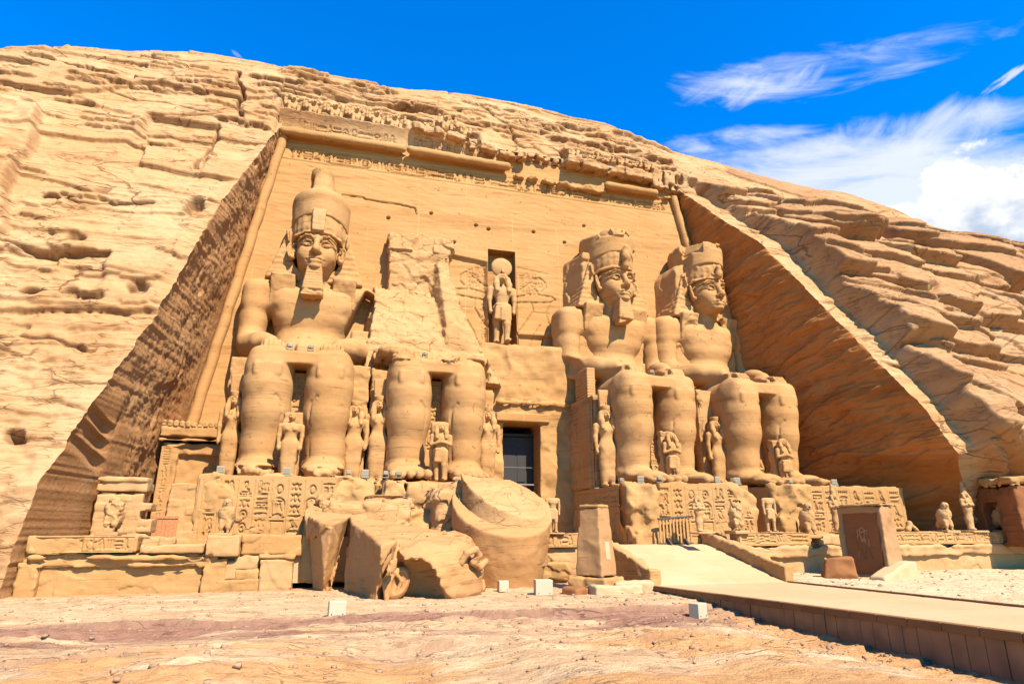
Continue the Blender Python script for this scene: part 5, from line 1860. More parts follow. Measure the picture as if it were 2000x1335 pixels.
def ground_material():
    m = bpy.data.materials.new("forecourt_rock")
    m.use_nodes = True
    N, L = m.node_tree.nodes, m.node_tree.links
    bs = N['Principled BSDF']
    bs.inputs['Roughness'].default_value = .95
    bs.inputs['Specular IOR Level'].default_value = .1
    pos = N.new('ShaderNodeNewGeometry').outputs['Position']

    def noise(scale, detail=6, ro=.6, sc=(1, 1, 1)):
        q = N.new('ShaderNodeMapping'); L.new(pos, q.inputs[0]); q.inputs['Scale'].default_value = sc
        n = N.new('ShaderNodeTexNoise'); L.new(q.outputs[0], n.inputs['Vector'])
        n.inputs['Scale'].default_value = scale; n.inputs['Detail'].default_value = detail; n.inputs['Roughness'].default_value = ro
        return n.outputs[0]

    def rng(v, a, b, c=0., d=1.):
        n = N.new('ShaderNodeMapRange'); n.interpolation_type = 'SMOOTHSTEP'
        L.new(v, n.inputs[0])
        for i, k in enumerate((a, b, c, d)): n.inputs[i + 1].default_value = k
        return n.outputs[0]

    def mix(f, a, b):
        n = N.new('ShaderNodeMix'); n.data_type = 'RGBA'
        for i, v in ((0, f), (6, a), (7, b)):
            if isinstance(v, bpy.types.NodeSocket): L.new(v, n.inputs[i])
            else: n.inputs[i].default_value = v
        return n.outputs[2]

    def mul(a, b):
        n = N.new('ShaderNodeMath'); n.operation = 'MULTIPLY'
        for i, v in enumerate((a, b)):
            if isinstance(v, bpy.types.NodeSocket): L.new(v, n.inputs[i])
            else: n.inputs[i].default_value = v
        return n.outputs[0]

    def attr(k):
        a = N.new('ShaderNodeAttribute'); a.attribute_name = k
        return a.outputs['Fac']
    n1 = noise(.5, 7, .65, (1, 2.2, 1)); n2 = noise(3.5, 6, .65, (1, 1.8, 1)); n3 = noise(26, 4, .6)
    c = mix(rng(n1, .35, .65), (.470, .325, .175, 1), (.390, .235, .115, 1))
    c = mix(mul(rng(n2, .46, .68), .65), c, (0.350, 0.204, 0.102, 1))
    pur = mix(rng(n2, .35, .7), (.270, .140, .082, 1), (.190, .092, .056, 1))
    pur = mix(mul(rng(n1, .5, .7), .6), pur, (.36, .225, .140, 1))
    c = mix(attr('purple'), c, pur)
    snd = mix(rng(n2, .3, .7), (0.429, 0.235, 0.094, 1), (0.376, 0.191, 0.071, 1))
    c = mix(attr('sand'), c, snd)
    dn = mix(rng(n2, .45, .75), (.490, .350, .200, 1), (0.416, 0.266, 0.131, 1))
    c = mix(attr('dune'), c, dn)
    ck = None
    for sx_, sy_, wd, dk, lo_, so_ in ((5.0, .75, .016, .75, .50, 1), (2.0, .30, .025, .6, .52, 4), (.8, .12, .04, .35, .54, 7)):
        q = N.new('ShaderNodeMapping'); L.new(pos, q.inputs[0]); q.inputs['Scale'].default_value = (1 / sx_, 1 / sy_, .3); q.inputs['Location'].default_value = (so_, so_, 0)
        wn = N.new('ShaderNodeTexNoise'); L.new(q.outputs[0], wn.inputs['Vector']); wn.inputs['Scale'].default_value = 1.6; wn.inputs['Detail'].default_value = 4
        vm = N.new('ShaderNodeVectorMath'); vm.operation = 'MULTIPLY_ADD'
        L.new(wn.outputs['Color'], vm.inputs[0]); vm.inputs[1].default_value = (.7, .7, .7); L.new(q.outputs[0], vm.inputs[2])
        vo = N.new('ShaderNodeTexVoronoi'); vo.feature = 'DISTANCE_TO_EDGE'; L.new(vm.outputs[0], vo.inputs['Vector']); vo.inputs['Scale'].default_value = 1
        f = mul(rng(vo.outputs['Distance'], wd, wd * .2), rng(noise(.9 / sx_, 3, .5), lo_, lo_ + .1))
        c = mix(mul(f, dk), c, (.10, .045, .028, 1))  # crevice shade painted into the colour along the crack lines
        if ck is None: ck = f
        else:
            mx = N.new('ShaderNodeMath'); mx.operation = 'MAXIMUM'; L.new(ck, mx.inputs[0]); L.new(f, mx.inputs[1]); ck = mx.outputs[0]
    c = mix(mul(rng(n3, .60, .75), .35), c, (0.235, 0.125, 0.063, 1))
    c = mix(mul(attr('crack'), .6), c, (0.161, 0.074, 0.047, 1))  # ledge faces and streaks darkened in the colour as crevice shade
    L.new(c, bs.inputs['Base Color'])
    ad = N.new('ShaderNodeMath'); ad.operation = 'MULTIPLY_ADD'
    L.new(n2, ad.inputs[0]); ad.inputs[1].default_value = 2.0; L.new(n3, ad.inputs[2])
    sb = N.new('ShaderNodeMath'); sb.operation = 'SUBTRACT'; L.new(ad.outputs[0], sb.inputs[0]); L.new(ck, sb.inputs[1]); ad = sb
    b = N.new('ShaderNodeBump'); b.inputs["Strength"].default_value = .8; b.inputs["Distance"].default_value = .05
    L.new(ad.outputs[0], b.inputs['Height']); L.new(b.outputs[0], bs.inputs['Normal'])
    return m


M_GROUND = ground_material()
build_ground()


def gravel():
    R = np.random.RandomState(3)
    V, Q = [], []
    n = 0
    base = np.array([(x, y, z) for z in (-1, 1) for x, y in ((-1, -1), (1, -1), (1, 1), (-1, 1))], float)
    fq = np.array([(3, 2, 1, 0), (4, 5, 6, 7), (0, 1, 5, 4), (1, 2, 6, 5), (2, 3, 7, 6), (3, 0, 4, 7)])
    px = np.concatenate([R.uniform(-12, 12.3, 2600), R.uniform(19.5, 36, 1000), R.uniform(9, 12.5, 400)])
    py = np.concatenate([R.uniform(9.5, 28, 2600), R.uniform(17, 28.5, 1000), R.uniform(11, 24, 400)])
    gz = ground_z(px, py)[0] - .04
    for x, y, z in zip(px, py, gz):
        r = .010 * np.exp(R.exponential(.5)); r = min(r, .055)
        P = base * R.uniform(.45, 1.1, (8, 3)) * (r * np.array([1.2, 1, .7]))
        a = R.uniform(0, 6.3)
        P = P @ np.array([[cos(a), sin(a), 0], [-sin(a), cos(a), 0], [0, 0, 1]])
        V.append(P + (x, y, z + r * .3)); Q.append(fq + n); n += 8
    o = mesh_obj("gravel", np.concatenate(V), np.concatenate(Q), M_GRAV, smooth=True)
    tag(o, "loose small stones scattered over the rocky forecourt", "gravel", kind='stuff')


M_GRAV = plain('loose_stones', (.26, .15, .08), .95, var=.5, scale=1.7)
gravel()


# ------------------------------------------------------------------ plinths of the colossi
def plinth(label, boxes, cuts, fronts, side=None, seed=0, lost=None, yf=32.0):
    t = thing("statue_plinth", label, "plinth", (0, 0, 0), "plinths under the colossi")
    x0 = min(b[0] for b in boxes); x1 = max(b[1] for b in boxes)
    s = Sdf((x0 - .4, 30.6, 1.2), (x1 + .4, 41.6, 5.4), .1)
    for a, b, y0, z1 in boxes:
        s.box(((a + b) / 2, (y0 + 41) / 2, (1.3 + z1) / 2), ((b - a) / 2, (41 - y0) / 2, (z1 - 1.3) / 2), .07)
    for p, n, k in cuts:
        s.cut(p, n, k, lo=(x0 - .4, 31, 1.2), hi=(x1 + .4, 36.5, 5.4)) if k >= 0 else s.ell(p, n, -k, 's')
    s.noise(.06, .8, seed, 3); s.noise(.10, .6, seed + 3, 3, True)
    s.facet(.17, .9, seed + 2); s.facet(.07, 2.2, seed + 4)
    s.build("block", M_TERR, t)
    for k, (a, b, z0, z1, draw) in enumerate(fronts):
        relief_panel("carved_front", a, b, z0, z1, yf - .07, t, M_TERR, draw, .033, .02, seed + k, lo=lost)
    if side:
        relief_panel("carved_side", 32.25, 40.6, 1.6, 4.7, side[0] - .06, t, M_TERR, side[1], .04, .02, seed + 9, axis='x', lo=side[2] if len(side) > 2 else None)
    return t


def cols(a, b, z1, z0, seed, carts, n=None, w=.034, d=.11):
    def draw(r):
        m = n or max(1, int((b - a) / .78))
        cw = (b - a) / m
        R = random.Random(seed)
        for k in range(m):
            u0 = a + k * cw
            r.line([(u0, z1 + .05), (u0, z0 - .1)], .02, .05)
            if k in carts:
                zc = z1 - .75
                r.glyph('sundot' if k % 2 else 'sun', u0 + cw * .25, z1 - .62, cw * .5, .55, w, d)
                write_column(r, u0 + cw * .14, u0 + cw * .86, zc, z0 + .95, seed + k * 3, w, d, (z0 + .95, zc))
                r.line([(u0 + cw * .12, z0 + .75), (u0 + cw * .88, z0 + .75), (u0 + cw * .88, z0), (u0 + cw * .12, z0), (u0 + cw * .12, z0 + .75)], w * .8, d)
                r.glyph('strokes', u0 + cw * .4, z0 + .25, cw * .2, .2, .015, .04)
            else:
                write_column(r, u0 + cw * .14, u0 + cw * .86, z1, z0, seed + k * 5, w, d)
        r.line([(b, z1 + .05), (b, z0 - .1)], .02, .05)
    return draw


plinth("carved plinth under the complete leftmost colossus, its right corner broken off",
       [(-6.15, 1.95, 32.0, PL)], [((.6, 31.6, 5.2), (1.3, .7, .7), -.3), ((1.3, 32, 4.3), (.5, -.6, .6), .1)],
       [(-6.05, .9, 1.6, 4.74, cols(-5.9, .8, 4.5, 1.95, 3, (4, 6), 9))], None, 3,
       lost=lambda X, Z: .5 * sstep(-.1, .7, X + .25 * perlin(X * 2, Z * 2, 1)) * sstep(3.2, 4.2, Z))
plinth("broken plinth under the shattered colossus, half hidden by fallen blocks",
       [(2.25, 3.4, 32.0, PL), (3.4, 8.9, 31.9, PL - .12), (1.9, 2.6, 33.2, PL)], [((3.45, 31.7, 4.9), (.35, .6, .4), -.2), ((6.5, 31.6, 4.9), (1.6, .5, .35), -.2), ((4.2, 31.5, 3.4), (.7, .35, .35), -.2)],
       [], None, 13)
plinth("carved plinth right of the doorway with its broken front corner and shaded side of captives",
       [(15.45, 23.2, 31.4, PL)], [((15.6, 31.2, 4.5), (1.2, .8, 1.0), -.25), ((15.7, 31.3, 3.0), (.65, .5, 1.1), -.25), ((22.8, 31.4, 4.3), (.55, -.25, .75), .12)],
       [(16.7, 23.0, 1.6, 4.74, cols(16.85, 22.9, 4.5, 1.95, 23, (2, 3), 7))],
       (15.45, lambda r: (write_row(r, 32.4, 40.4, 3.75, .6, 5, .04, .08), r.line([(32.3, 3.6), (40.6, 3.6)], .03, .06), r.line([(32.3, 4.5), (40.6, 4.5)], .03, .06),
                         [r.glyph('standing', 32.6 + k * .75, 1.75, .75, 1.75, .045, .09) for k in range(10)]),
        lambda X, Z: .35 * sstep(33.2, 32.4, X + .3 * perlin(X * 2, Z * 2, 1)) * sstep(2.0, 2.8, Z) * -1), 23,
       lost=lambda X, Z: .5 * sstep(21.8, 22.5, X + (Z - 4) * .5 + .25 * perlin(X * 2, Z * 2, 1)) * sstep(3.2, 3.9, Z) + .5 * sstep(17.2, 16.8, X + .2 * perlin(X * 2, Z * 2, 1)), yf=31.4)
plinth("long carved plinth under the beardless right-hand colossus, its left corner sheared off",
       [(24.7, 33.7, 31.4, PL)], [((24.7, 31.3, 4.7), (1.0, .8, .9), -.25), ((25.0, 31.4, 4.4), (-.6, -.55, .35), .1)],
       [(25.7, 33.6, 1.6, 4.74, cols(25.9, 33.4, 4.5, 1.95, 43, (), 8))], (24.7, lambda r: None), 43,
       lost=lambda X, Z: .45 * sstep(26.6, 26.0, X + (4 - Z) * .3 + .2 * perlin(X * 2, Z * 2, 1)) * sstep(2.6, 3.4, Z) + .3 * sstep(30, 31, X) * sstep(.2, .5, perlin(X * .9, Z * .9, 4)), yf=31.4)


# ------------------------------------------------------------------ terrace
def terrace():
    t = thing("terrace", "long stone terrace with worn carved parapet that carries falcon statues before the colossi", "terrace", (0, 0, 0))
    fl = MB()
    fl.box(-11.3, 12.6, 29.2, 42.5, .2, 1.55); fl.box(20.0, 44, 29.2, 42.5, .2, 1.55); fl.box(12.6, 20.0, 30.9, 42.5, .2, 1.55)
    fl.build("floor", M_PAVE, t)

    def blk(x0, x1, y0, y1, z0, z1, seed, mat=None, amp=.04, chip=.07, rnd=.06, h=.08, name="block", tx=0.0):
        s = rough_box(x0, x1, y0, y1, z0, z1, h * .75, amp * .6, rnd * .6, seed, tx, 0, 1.1, chip * .45)
        s.facet(.03 + chip * .3, .9, seed)
        s.noise(.02, 3.5, seed + 1, 2)
        return s.build(name, mat or M_TERR, t)

    def band(x0, x1, z0, z1, y, seed, mat=None, wear=.0):
        def draw(r):
            write_row(r, x0 + .15, x1 - .1, z0 + .08, (z1 - z0) * .78, seed, .032, .07)
            r.line([(x0, z0 + .03), (x1, z0 + .03)], .02, .04); r.line([(x0, z1 - .03), (x1, z1 - .03)], .02, .04)
        relief_panel("carved_band", x0, x1, z0, z1, y, t, mat or M_TERR, draw, .03, .02, seed,
                     lo=lambda X, Z: wear * sstep(.1, .5, fbm(X * .7, Z * .9, seed, 3)))
    # left stretch
    blk(-11.15, -9.4, 28.75, 29.5, 1.42, 2.12, 3); blk(-9.35, -7.35, 28.7, 29.5, 1.45, 2.15, 4, M_TERR)
    band(-11.0, -7.5, 1.5, 2.06, 28.66, 8, None, .12)
    blk(-7.3, -6.0, 28.75, 29.5, 1.5, 2.12, 5, M_STONE2, .06, .12); blk(-7.3, -4.9, 28.62, 29.4, 1.38, 1.82, 6, M_STONE2, .05, .12)
    blk(-4.85, -3.62, 28.55, 29.6, 1.30, 2.12, 7, M_STONE2); blk(-3.6, -1.2, 28.95, 29.6, 1.3, 2.15, 8); blk(-1.2, 9.2, 29.0, 29.6, .2, 2.1, 9)
    blk(-11.3, -4.4, 28.95, 29.6, .95, 1.45, 10)
    s = Sdf((-11.4, 28.3, .6), (-4.3, 29.6, 1.6), .06)
    s.cap((-11.1, 28.78, 1.32), (-4.8, 28.78, 1.25), .14, .13, 0)
    s.cap((-10.6, 28.8, 1.00), (-5.2, 28.8, 1.00), .085, .085, .02)
    s.box((-7.8, 29.1, 1.15), (3.4, .28, .25), .05, .05)
    s.noise(.06, 1.0, 3, 3); s.noise(.14, .5, 5, 3, True)
    s.build("moulding", M_TERR, t)
    blk(-11.3, -4.9, 29.05, 29.6, -.2, 1.0, 11, M_TERR, .03, .05); blk(-11.35, -10.6, 28.8, 29.5, -.2, 1.2, 12)
    for k, (a, b, c, d, e) in enumerate([(-4.9, -4.0, -.2, 1.25, .05), (-4.35, -3.6, .35, 1.15, .2), (-3.75, -2.75, .30, .80, .22), (-3.8, -2.8, .72, 1.3, .2), (-4.4, -2.6, -.2, .42, .12)]):
        blk(a, b, 28.72 + .05 * (k % 2), 29.5, c, d, 20 + k, M_STONE2 if k % 2 else M_TERR, .07, .12, e)
    blk(-2.75, -1.45, 28.6, 29.5, -.2, 1.15, 31, M_STONE2); blk(-2.85, -1.4, 28.5, 29.5, 1.15, 1.38, 32, M_TERR, .03, .05, .09)
    # stretch between the fallen blocks and the ramp
    blk(9.2, 12.4, 28.8, 29.6, 1.5, 2.18, 33); band(9.4, 11.2, 1.55, 2.12, 28.75, 12)
    blk(9.1, 12.7, 28.95, 29.6, -.2, 1.55, 34, M_STONE2, .08, .15); blk(9.3, 10.8, 28.7, 29.5, .0, .9, 35, M_TERR, .1, .2, .2)
    # right stretch
    blk(19.9, 24.3, 28.75, 29.6, 1.5, 2.18, 40); band(19.95, 24.2, 1.55, 2.14, 28.70, 17)
    blk(24.9, 26.5, 28.8, 29.6, 1.45, 2.12, 41, M_STONE2, .06, .15, .25); blk(24.25, 25.0, 29.1, 29.6, 1.4, 1.75, 42)
    blk(26.6, 41.5, 28.75, 29.6, 1.5, 2.2, 43); band(26.6, 41.3, 1.56, 2.15, 28.70, 19)
    s = Sdf((19.2, 28.0, .6), (41.8, 29.8, 1.8), .08)
    s.cap((19.8, 28.75, 1.42), (41.5, 28.75, 1.42), .15, .15, 0)
    s.box((30.6, 29.0, 1.2), (10.9, .35, .28), .08, .08)
    s.cap((20.6, 28.72, .98), (41.5, 28.72, .98), .08, .08, .02)
    s.noise(.05, .8, 7, 3); s.noise(.12, .5, 9, 3, True)
    s.build("moulding", M_STONE2, t)
    blk(19.9, 41.5, 28.9, 29.6, -.2, 1.1, 45, M_STONE2, .04, .06)
    return t


terrace()

ST = "standing statues along the terrace"
falcon((-4.3, 29.0, 2.2), 1.38, "falcon statue on the left parapet in front of the leftmost plinth's cartouches", 0)
falcon((-8.55, 29.2, 2.25), 1.55, "pale headless falcon statue at the far left before a ruined niche", 1)
falcon((20.15, 29.0, 2.27), 1.55, "falcon statue on the parapet nearest to the ramp, its left side in shade", 1, -8)
falcon((24.7, 29.2, 2.05), 1.65, "falcon statue above the gap in the right parapet, left of the shrine slab", 0, -10)
falcon((34.05, 29.1, 2.27), 1.55, "falcon statue left of the tall crowned figure at the far right", 0, -12)
falcon((38.3, 29.1, 2.27), 1.55, "falcon statue at the far right before the small chapel", 0, -12)
make_figure("parapet_statue", "worn striding statue standing alone left of the tapered pillar", "statue", (10.1, 29.1, 2.18), 1.95, 'headless', None, ST, M_STAT2, None, base=(.42, .5, .06), sx=.95)
make_figure("parapet_statue", "slim statue just right of the wooden gate at the ramp's head", "statue", (18.1, 29.3, 2.2), 1.75, 'mummy', None, ST, M_STAT2, None, base=(.35, .45, .08))
make_figure("parapet_statue", "headless statue at the dark gap between the two right plinths", "statue", (22.2, 29.1, 2.2), 2.1, 'headless', None, ST, M_STAT2, None, base=(.4, .45, .06))
make_figure("parapet_statue", "slim statue against the carved plinth beside the shrine slab", "statue", (26.6, 29.3, 2.2), 2.0, 'mummy', 'white', ST, M_STAT2, None, base=(.35, .4, .06))
make_figure("parapet_statue", "tall figure with crossed arms and white crown by the red recess wall", "statue", (35.9, 29.2, 2.25), 2.2, 'mummy', 'white', ST, M_STAT2, None, base=(.55, .6, .10))
s = Sdf((-.7, -.5, -.15), (.7, .5, .7), .04)
s.path([(-.35, 0, .1), (-.2, 0, .42), (.35, 0, .06)], [.16, .14, .08], .1)
s.noise(.05, 2, 3, 3)
tag(s.build("statue_stump", M_STAT2, None, (31.5, 29.1, 2.22)), "low stump of a lost statue on the right parapet", "statue")


# ------------------------------------------------------------------ ramp, causeway, gate
def ramp():
    t = thing("ramp", "pale paved ramp rising from the causeway to the terrace between two low walls", "ramp", (0, 0, 0))
    n = 60
    y = np.linspace(24.6, 31.2, n); x = np.linspace(13.0, 19.5, 70)
    X, Y = np.meshgrid(x, y)
    Z = np.interp(Y, [24.6, 30.6, 31.2], [.11, 1.56, 1.58]) + .015 * fbm(X * .8, Y * .8, 1, 3)
    st = np.abs(((Y * 1.55) % 1.0) - .5)
    Z -= .02 * sstep(.06, .0, st)
    jx = np.abs(((X * .62 + np.floor(Y * 1.55) * .37) % 1.0) - .5)
    Z -= .02 * sstep(.03, .0, jx)
    mesh_obj("paving", np.stack([X, Y, Z], -1), grid_faces(n, 70), M_PAVE, t)
    for x0, x1, sd in ((12.75, 13.3, 3), (19.25, 19.85, 8)):
        s = Sdf((x0 - .4, 24.2, -.4), (x1 + .4, 32.0, 3.0), .07)
        s.box(((x0 + x1) / 2, 28.0, .9), ((x1 - x0) / 2, 3.3, 1.6), .05)
        s.cut((0, 24.8, .78 if sd == 3 else .85), (0, -.235, 1), .05)
        s.noise(.05, 1.0, sd, 3); s.noise(.10, .7, sd + 2, 3, True)
        s.build("side_wall", M_TERR, t)


ramp()


def causeway():
    t = thing("causeway", "raised pale causeway with dark tiled side running past the viewer to the ramp", "causeway", (0, 0, 0))
    y = np.concatenate([np.linspace(-25, 7, 12, endpoint=False), np.linspace(7, 24.9, 150)])
    u = np.linspace(0, 1, 40)
    xr = np.interp(y, [-25, 13, 25], [17.5, 17.6, 19.4])
    X = 12.75 + u[None, :] * (xr[:, None] - 12.75)
    Y = np.repeat(y[:, None], len(u), 1)
    Z = walk_z(Y) + .008 * fbm(X * .9, Y * .9, 4, 3) - .012 * sstep(.05, .0, np.abs(((Y * .8) % 1) - .5))
    mesh_obj("paving", np.stack([X, Y, Z], -1), grid_faces(len(y), len(u)), M_PAVE, t)
    # stone edging along both sides
    for nm, xa, w, up in (("edging", lambda q: 12.62, .22, .035), ("edging", lambda q: float(np.interp(q, [-25, 13, 25], [17.5, 17.6, 19.4])), .14, .06)):
        b = MB()
        ys = [-25, -12, 0, 6] + [8 + .85 * k for k in range(20)] + [24.9]
        for y0, y1 in zip(ys[:-1], ys[1:]):
            y1 -= .012
            z0, z1 = float(walk_z(y0)), float(walk_z(y1))
            x0, x1 = xa(y0), xa(y1)
            b.hexa([(x0, y0, z0 - .14), (x0 + w, y0, z0 - .14), (x1 + w, y1, z1 - .14), (x1, y1, z1 - .14),
                    (x0, y0, z0 + up), (x0 + w, y0, z0 + up), (x1 + w, y1, z1 + up), (x1, y1, z1 + up)])
        b.build(nm, M_EDGE, t, bevel=.015)
    # upright facing tiles below the edging
    b = MB()
    yy = 2.0
    R = random.Random(4)
    while yy < 20.2:
        w = R.uniform(.36, .44)
        z = float(walk_z(yy)) - .145
        dx = R.uniform(-.012, .012)
        b.box(12.70 + dx, 12.78, yy, yy + w - .014, z - .95, z)
        yy += w
    b.build("facing_tiles", M_TILE, t)
    b = MB()
    b.hexa([(12.78, -25, -.6), (17.5, -25, -.6), (19.3, 24.9, -.6), (12.78, 24.9, -.6), (12.78, -25, .53), (17.5, -25, .53), (19.3, 24.9, .09), (12.78, 24.9, .09)])
    b.build("core", M_PAVE, t)


def tile_material():
    m = plain("brown_tiles", (.17, .085, .04), .6, var=.6, scale=.9, bump=.1)
    n = [q for q in m.node_tree.nodes if q.type == 'TEX_NOISE'][0]
    n.inputs['Detail'].default_value = 0.5
    n.inputs['Scale'].default_value = 2.3
    return m


M_TILE = tile_material()
M_EDGE = stone('edging_stone', rgb(.42, .24, .12), rgb(.50, .30, .15), rgb(.25, .13, .06), strata=.1, sz=4, blotch=.5, bump=.3, bumpd=.02)
causeway()


def gate():
    t = thing("gate", "low wooden gate of upright bars at the head of the ramp", "gate", (16.62, 30.9, 1.56), None, radians(2))
    b = MB()
    for k in range(10):
        b.box(.05 + k * .205, .155 + k * .205, 0, .06, .08, 1.28 + .012 * k)
    b.build("bars", M_WOOD, t, bevel=.01)
    b = MB(); b.hexa([(0, -.04, 1.26), (2.05, -.04, 1.40), (2.05, .09, 1.40), (0, .09, 1.26), (0, -.04, 1.35), (2.05, -.04, 1.49), (2.05, .09, 1.49), (0, .09, 1.35)])
    b.build("top_rail", M_DARK, t, bevel=.01)
    b = MB(); b.box(.0, 2.05, -.03, .08, .03, .10)
    b.build("bottom_rail", M_DARK, t, bevel=.01)
    for x in (.5, 1.55):
        b = MB()
        b.hexa([(x - .06, -.45, 0), (x + .06, -.45, 0), (x + .06, .5, 0), (x - .06, .5, 0), (x - .04, -.02, .34), (x + .04, -.02, .34), (x + .04, .1, .34), (x - .04, .1, .34)])
        b.build("foot", M_DARK, t, bevel=.01)


gate()


# ------------------------------------------------------------------ pillar, shrine slab, chapels
def pillar():
    t = thing("tapered_pillar", "smooth tapered stone pillar with a pale patch standing left of the ramp", "pillar", (10.75, 25.6, 0), None, radians(38))
    s = Sdf((-1.1, -1.1, .3), (1.1, 1.1, 3.6), .05)
    s.tbox((0, 0, 1.85), (.66, .66, 1.38), .03, .20, .20)
    s.noise(.02, 1.2, 3, 3); s.noise(.03, .8, 5, 3, True)
    s.build("shaft", stone('pillar_sandstone', rgb(.66, .40, .20), rgb(.70, .44, .225), rgb(.52, .29, .13), strata=.1, sz=4, blotch=.3, bump=.25, bumpd=.02), t)
    s = Sdf((-.8, -.8, 3.1), (.8, .8, 3.6), .035)
    s.box((0, 0, 3.29), (.47, .47, .06), .03); s.noise(.03, 2, 3, 3)
    s.build("cap", M_TERR, t)
    s = Sdf((-1.4, -1.4, -.3), (1.4, 1.4, .9), .06)
    s.box((0, 0, .18), (.88, .88, .32), .04); s.noise(.04, 1.2, 8, 3); s.noise(.08, .8, 4, 3, True)
    s.build("foot_block", M_TERR, t)
    b = MB(); b.hexa([(-.17, -.615, 1.15), (.20, -.615, 1.15), (.20, -.5, 1.15), (-.17, -.5, 1.15), (-.17, -.560, 1.85), (.20, -.560, 1.85), (.20, -.5, 1.85), (-.17, -.5, 1.85)])
    b.build("patch", M_PALE, t, bevel=.015)


pillar()
for k, (x, y, a, b, c, lab) in enumerate([(10.9, 24.3, 1.1, .55, .28, "low flat stone slab in front of the tapered pillar's foot"), (12.0, 24.9, .8, .55, .35, "pale step-like block right of the tapered pillar's foot"),
                                          (9.5, 24.4, .6, .4, .2, "red brown stone slab left of the tapered pillar's foot")]):
    s = rough_box(-a, a, -b, b, -.2, c, .06, .05, .06, k + 3, 0, 0, 1.2, .10)
    o = s.build("stone_block", M_PALE if k != 2 else M_REDST, None, (x, y, .0))
    o.rotation_euler[2] = radians((8, -12, 25)[k])
    tag(o, lab, "block", "loose blocks on the ground")


def shrine():
    rz = math.atan2(-.30, .95)
    t = thing("shrine_slab", "free-standing shrine slab with a recessed dark panel, right of the causeway", "shrine", (25.4, 26.1, .1), None, 0)
    t.rotation_euler[2] = radians(13)
    s = Sdf((-1.2, -1.6, -.3), (1.2, 1.6, 3.8), .05)
    s.tbox((0, 0, 1.6), (.62, 1.22, 1.75), .04, .10, .06)
    s.box((-.68, -.02, 1.60), (.26, .92, 1.40), .02, .02, 's')
    s.noise(.02, 1.3, 3, 3); s.noise(.04, .8, 5, 3, True)
    s.build("slab", M_REDST2, t)
    s = Sdf((-1.3, -1.7, 3.1), (1.3, 1.7, 3.8), .04)
    s.box((0, 0, 3.38), (.62, 1.26, .07), .03); s.noise(.03, 1.5, 3, 3); s.noise(.06, 1.2, 9, 3, True)
    s.build("cornice", M_TERR, t)
    r = relief_panel("carved_panel", -.86, .86, .25, 2.95, -.435, t, M_REDST, lambda r: (r.line(_arc(0, 2.2, .1, .12), .03, .05), r.glyph('standing', -.5, .9, .6, 1.3, .03, .05), r.glyph('standing', -.1, .9, .6, 1.3, .03, .05, True)), .035, .01, 4, axis='x')


M_REDST2 = stone('shrine_sandstone', rgb(.64, .40, .21), rgb(.70, .46, .25), rgb(.46, .24, .11), strata=.2, sz=4, blotch=.4, bump=.35, bumpd=.03)
shrine()
s = rough_box(-.75, .75, -.5, .5, -.3, 1.05, .06, .06, .12, 4, 0, 0, 1.0, .18)
o = s.build("stone_block", M_REDST, None, (23.2, 25.9, .1)); o.rotation_euler[2] = radians(-30)
tag(o, "red brown boulder at the left foot of the shrine slab", "block", "loose blocks on the ground")
s = rough_box(-1.5, 1.5, -.45, .45, -.3, 1.0, .06, .04, .12, 6, 0, 0, .8, .12)
s.cut((0, 0, .7), (-.28, 0, 1), .1)
o = s.build("stone_block", M_PALE, None, (25.2, 24.7, .0)); o.rotation_euler[2] = radians(14)
tag(o, "long pale sloping block in front of the shrine slab", "block", "loose blocks on the ground")
s = rough_box(-.3, .3, -.3, .3, -.12, .3, .045, .05, .15, 9, 0, 0, 1.6, .12)
o = s.build("stone_block", M_PALE, None, (26.6, 30.0, 3.28)) if False else None


def left_chapel():
    t = thing("false_door_chapel", "carved doorway frame with frieze cornice at the facade's lower left corner", "chapel", (-7.55, 38, 1.5))
    s = Sdf((-2.4, -.8, -.2), (2.6, 4.2, 7.2), .07)
    s.tbox((0, 1.7, 2.7), (1.95, 1.6, 2.75), .05, .10, .05)
    s.box((.15, .0, 3.1), (1.12, .45, 1.65), .02, .02, 's')
    s.box((0, 1.6, 6.02), (1.95, 1.9, .34), .08, .06)
    s.cap((-1.9, -.12, 5.55), (1.95, -.12, 5.55), .12, .12, .04)
    s.noise(.04, .8, 3, 3); s.noise(.08, .6, 6, 3, True)
    s.build("frame", M_STAT, t)
    for k in range(13):
        pass
    b = Sdf((-2.1, -.6, 5.9), (2.2, .6, 7.0), .05)
    for k in range(13):
        b.box((-1.8 + k * .3, -.14, 6.40), (.14, .2, .16), .05); b.ell((-1.8 + k * .3, -.26, 6.52), (.09, .12, .1), .05)
    b.noise(.03, 2, 3, 3); b.noise(.05, 1, 5, 3, True)
    b.build("frieze", M_STAT, t)
    s = Sdf((-1.4, -.5, -.2), (2.0, .9, 3.6), .06)
    R = random.Random(3)
    zz = 0.0
    while zz < 3.0:
        hh = R.uniform(.35, .5)
        xx = -1.05
        while xx < 1.5:
            w = R.uniform(.5, .95)
            s.box((xx + w / 2, .2 + R.uniform(-.03, .03), zz + hh / 2), (w / 2 - .008, .4, hh / 2 - .008), .03)
            xx += w
        zz += hh
    s.box((.2, .23, 1.5), (1.25, .40, 1.5), .03)
    s.noise(.03, 1.2, 4, 3); s.noise(.03, .9, 8, 3, True)
    s.build("repair_masonry", M_STONE2, t)
    relief_panel("carved_jamb", -1.80, -1.25, .3, 5.2, .03, t, M_STAT, lambda r: write_column(r, -1.68, -1.34, 5.1, .5, 5, .025, .06), .035, .01, 3)


left_chapel()


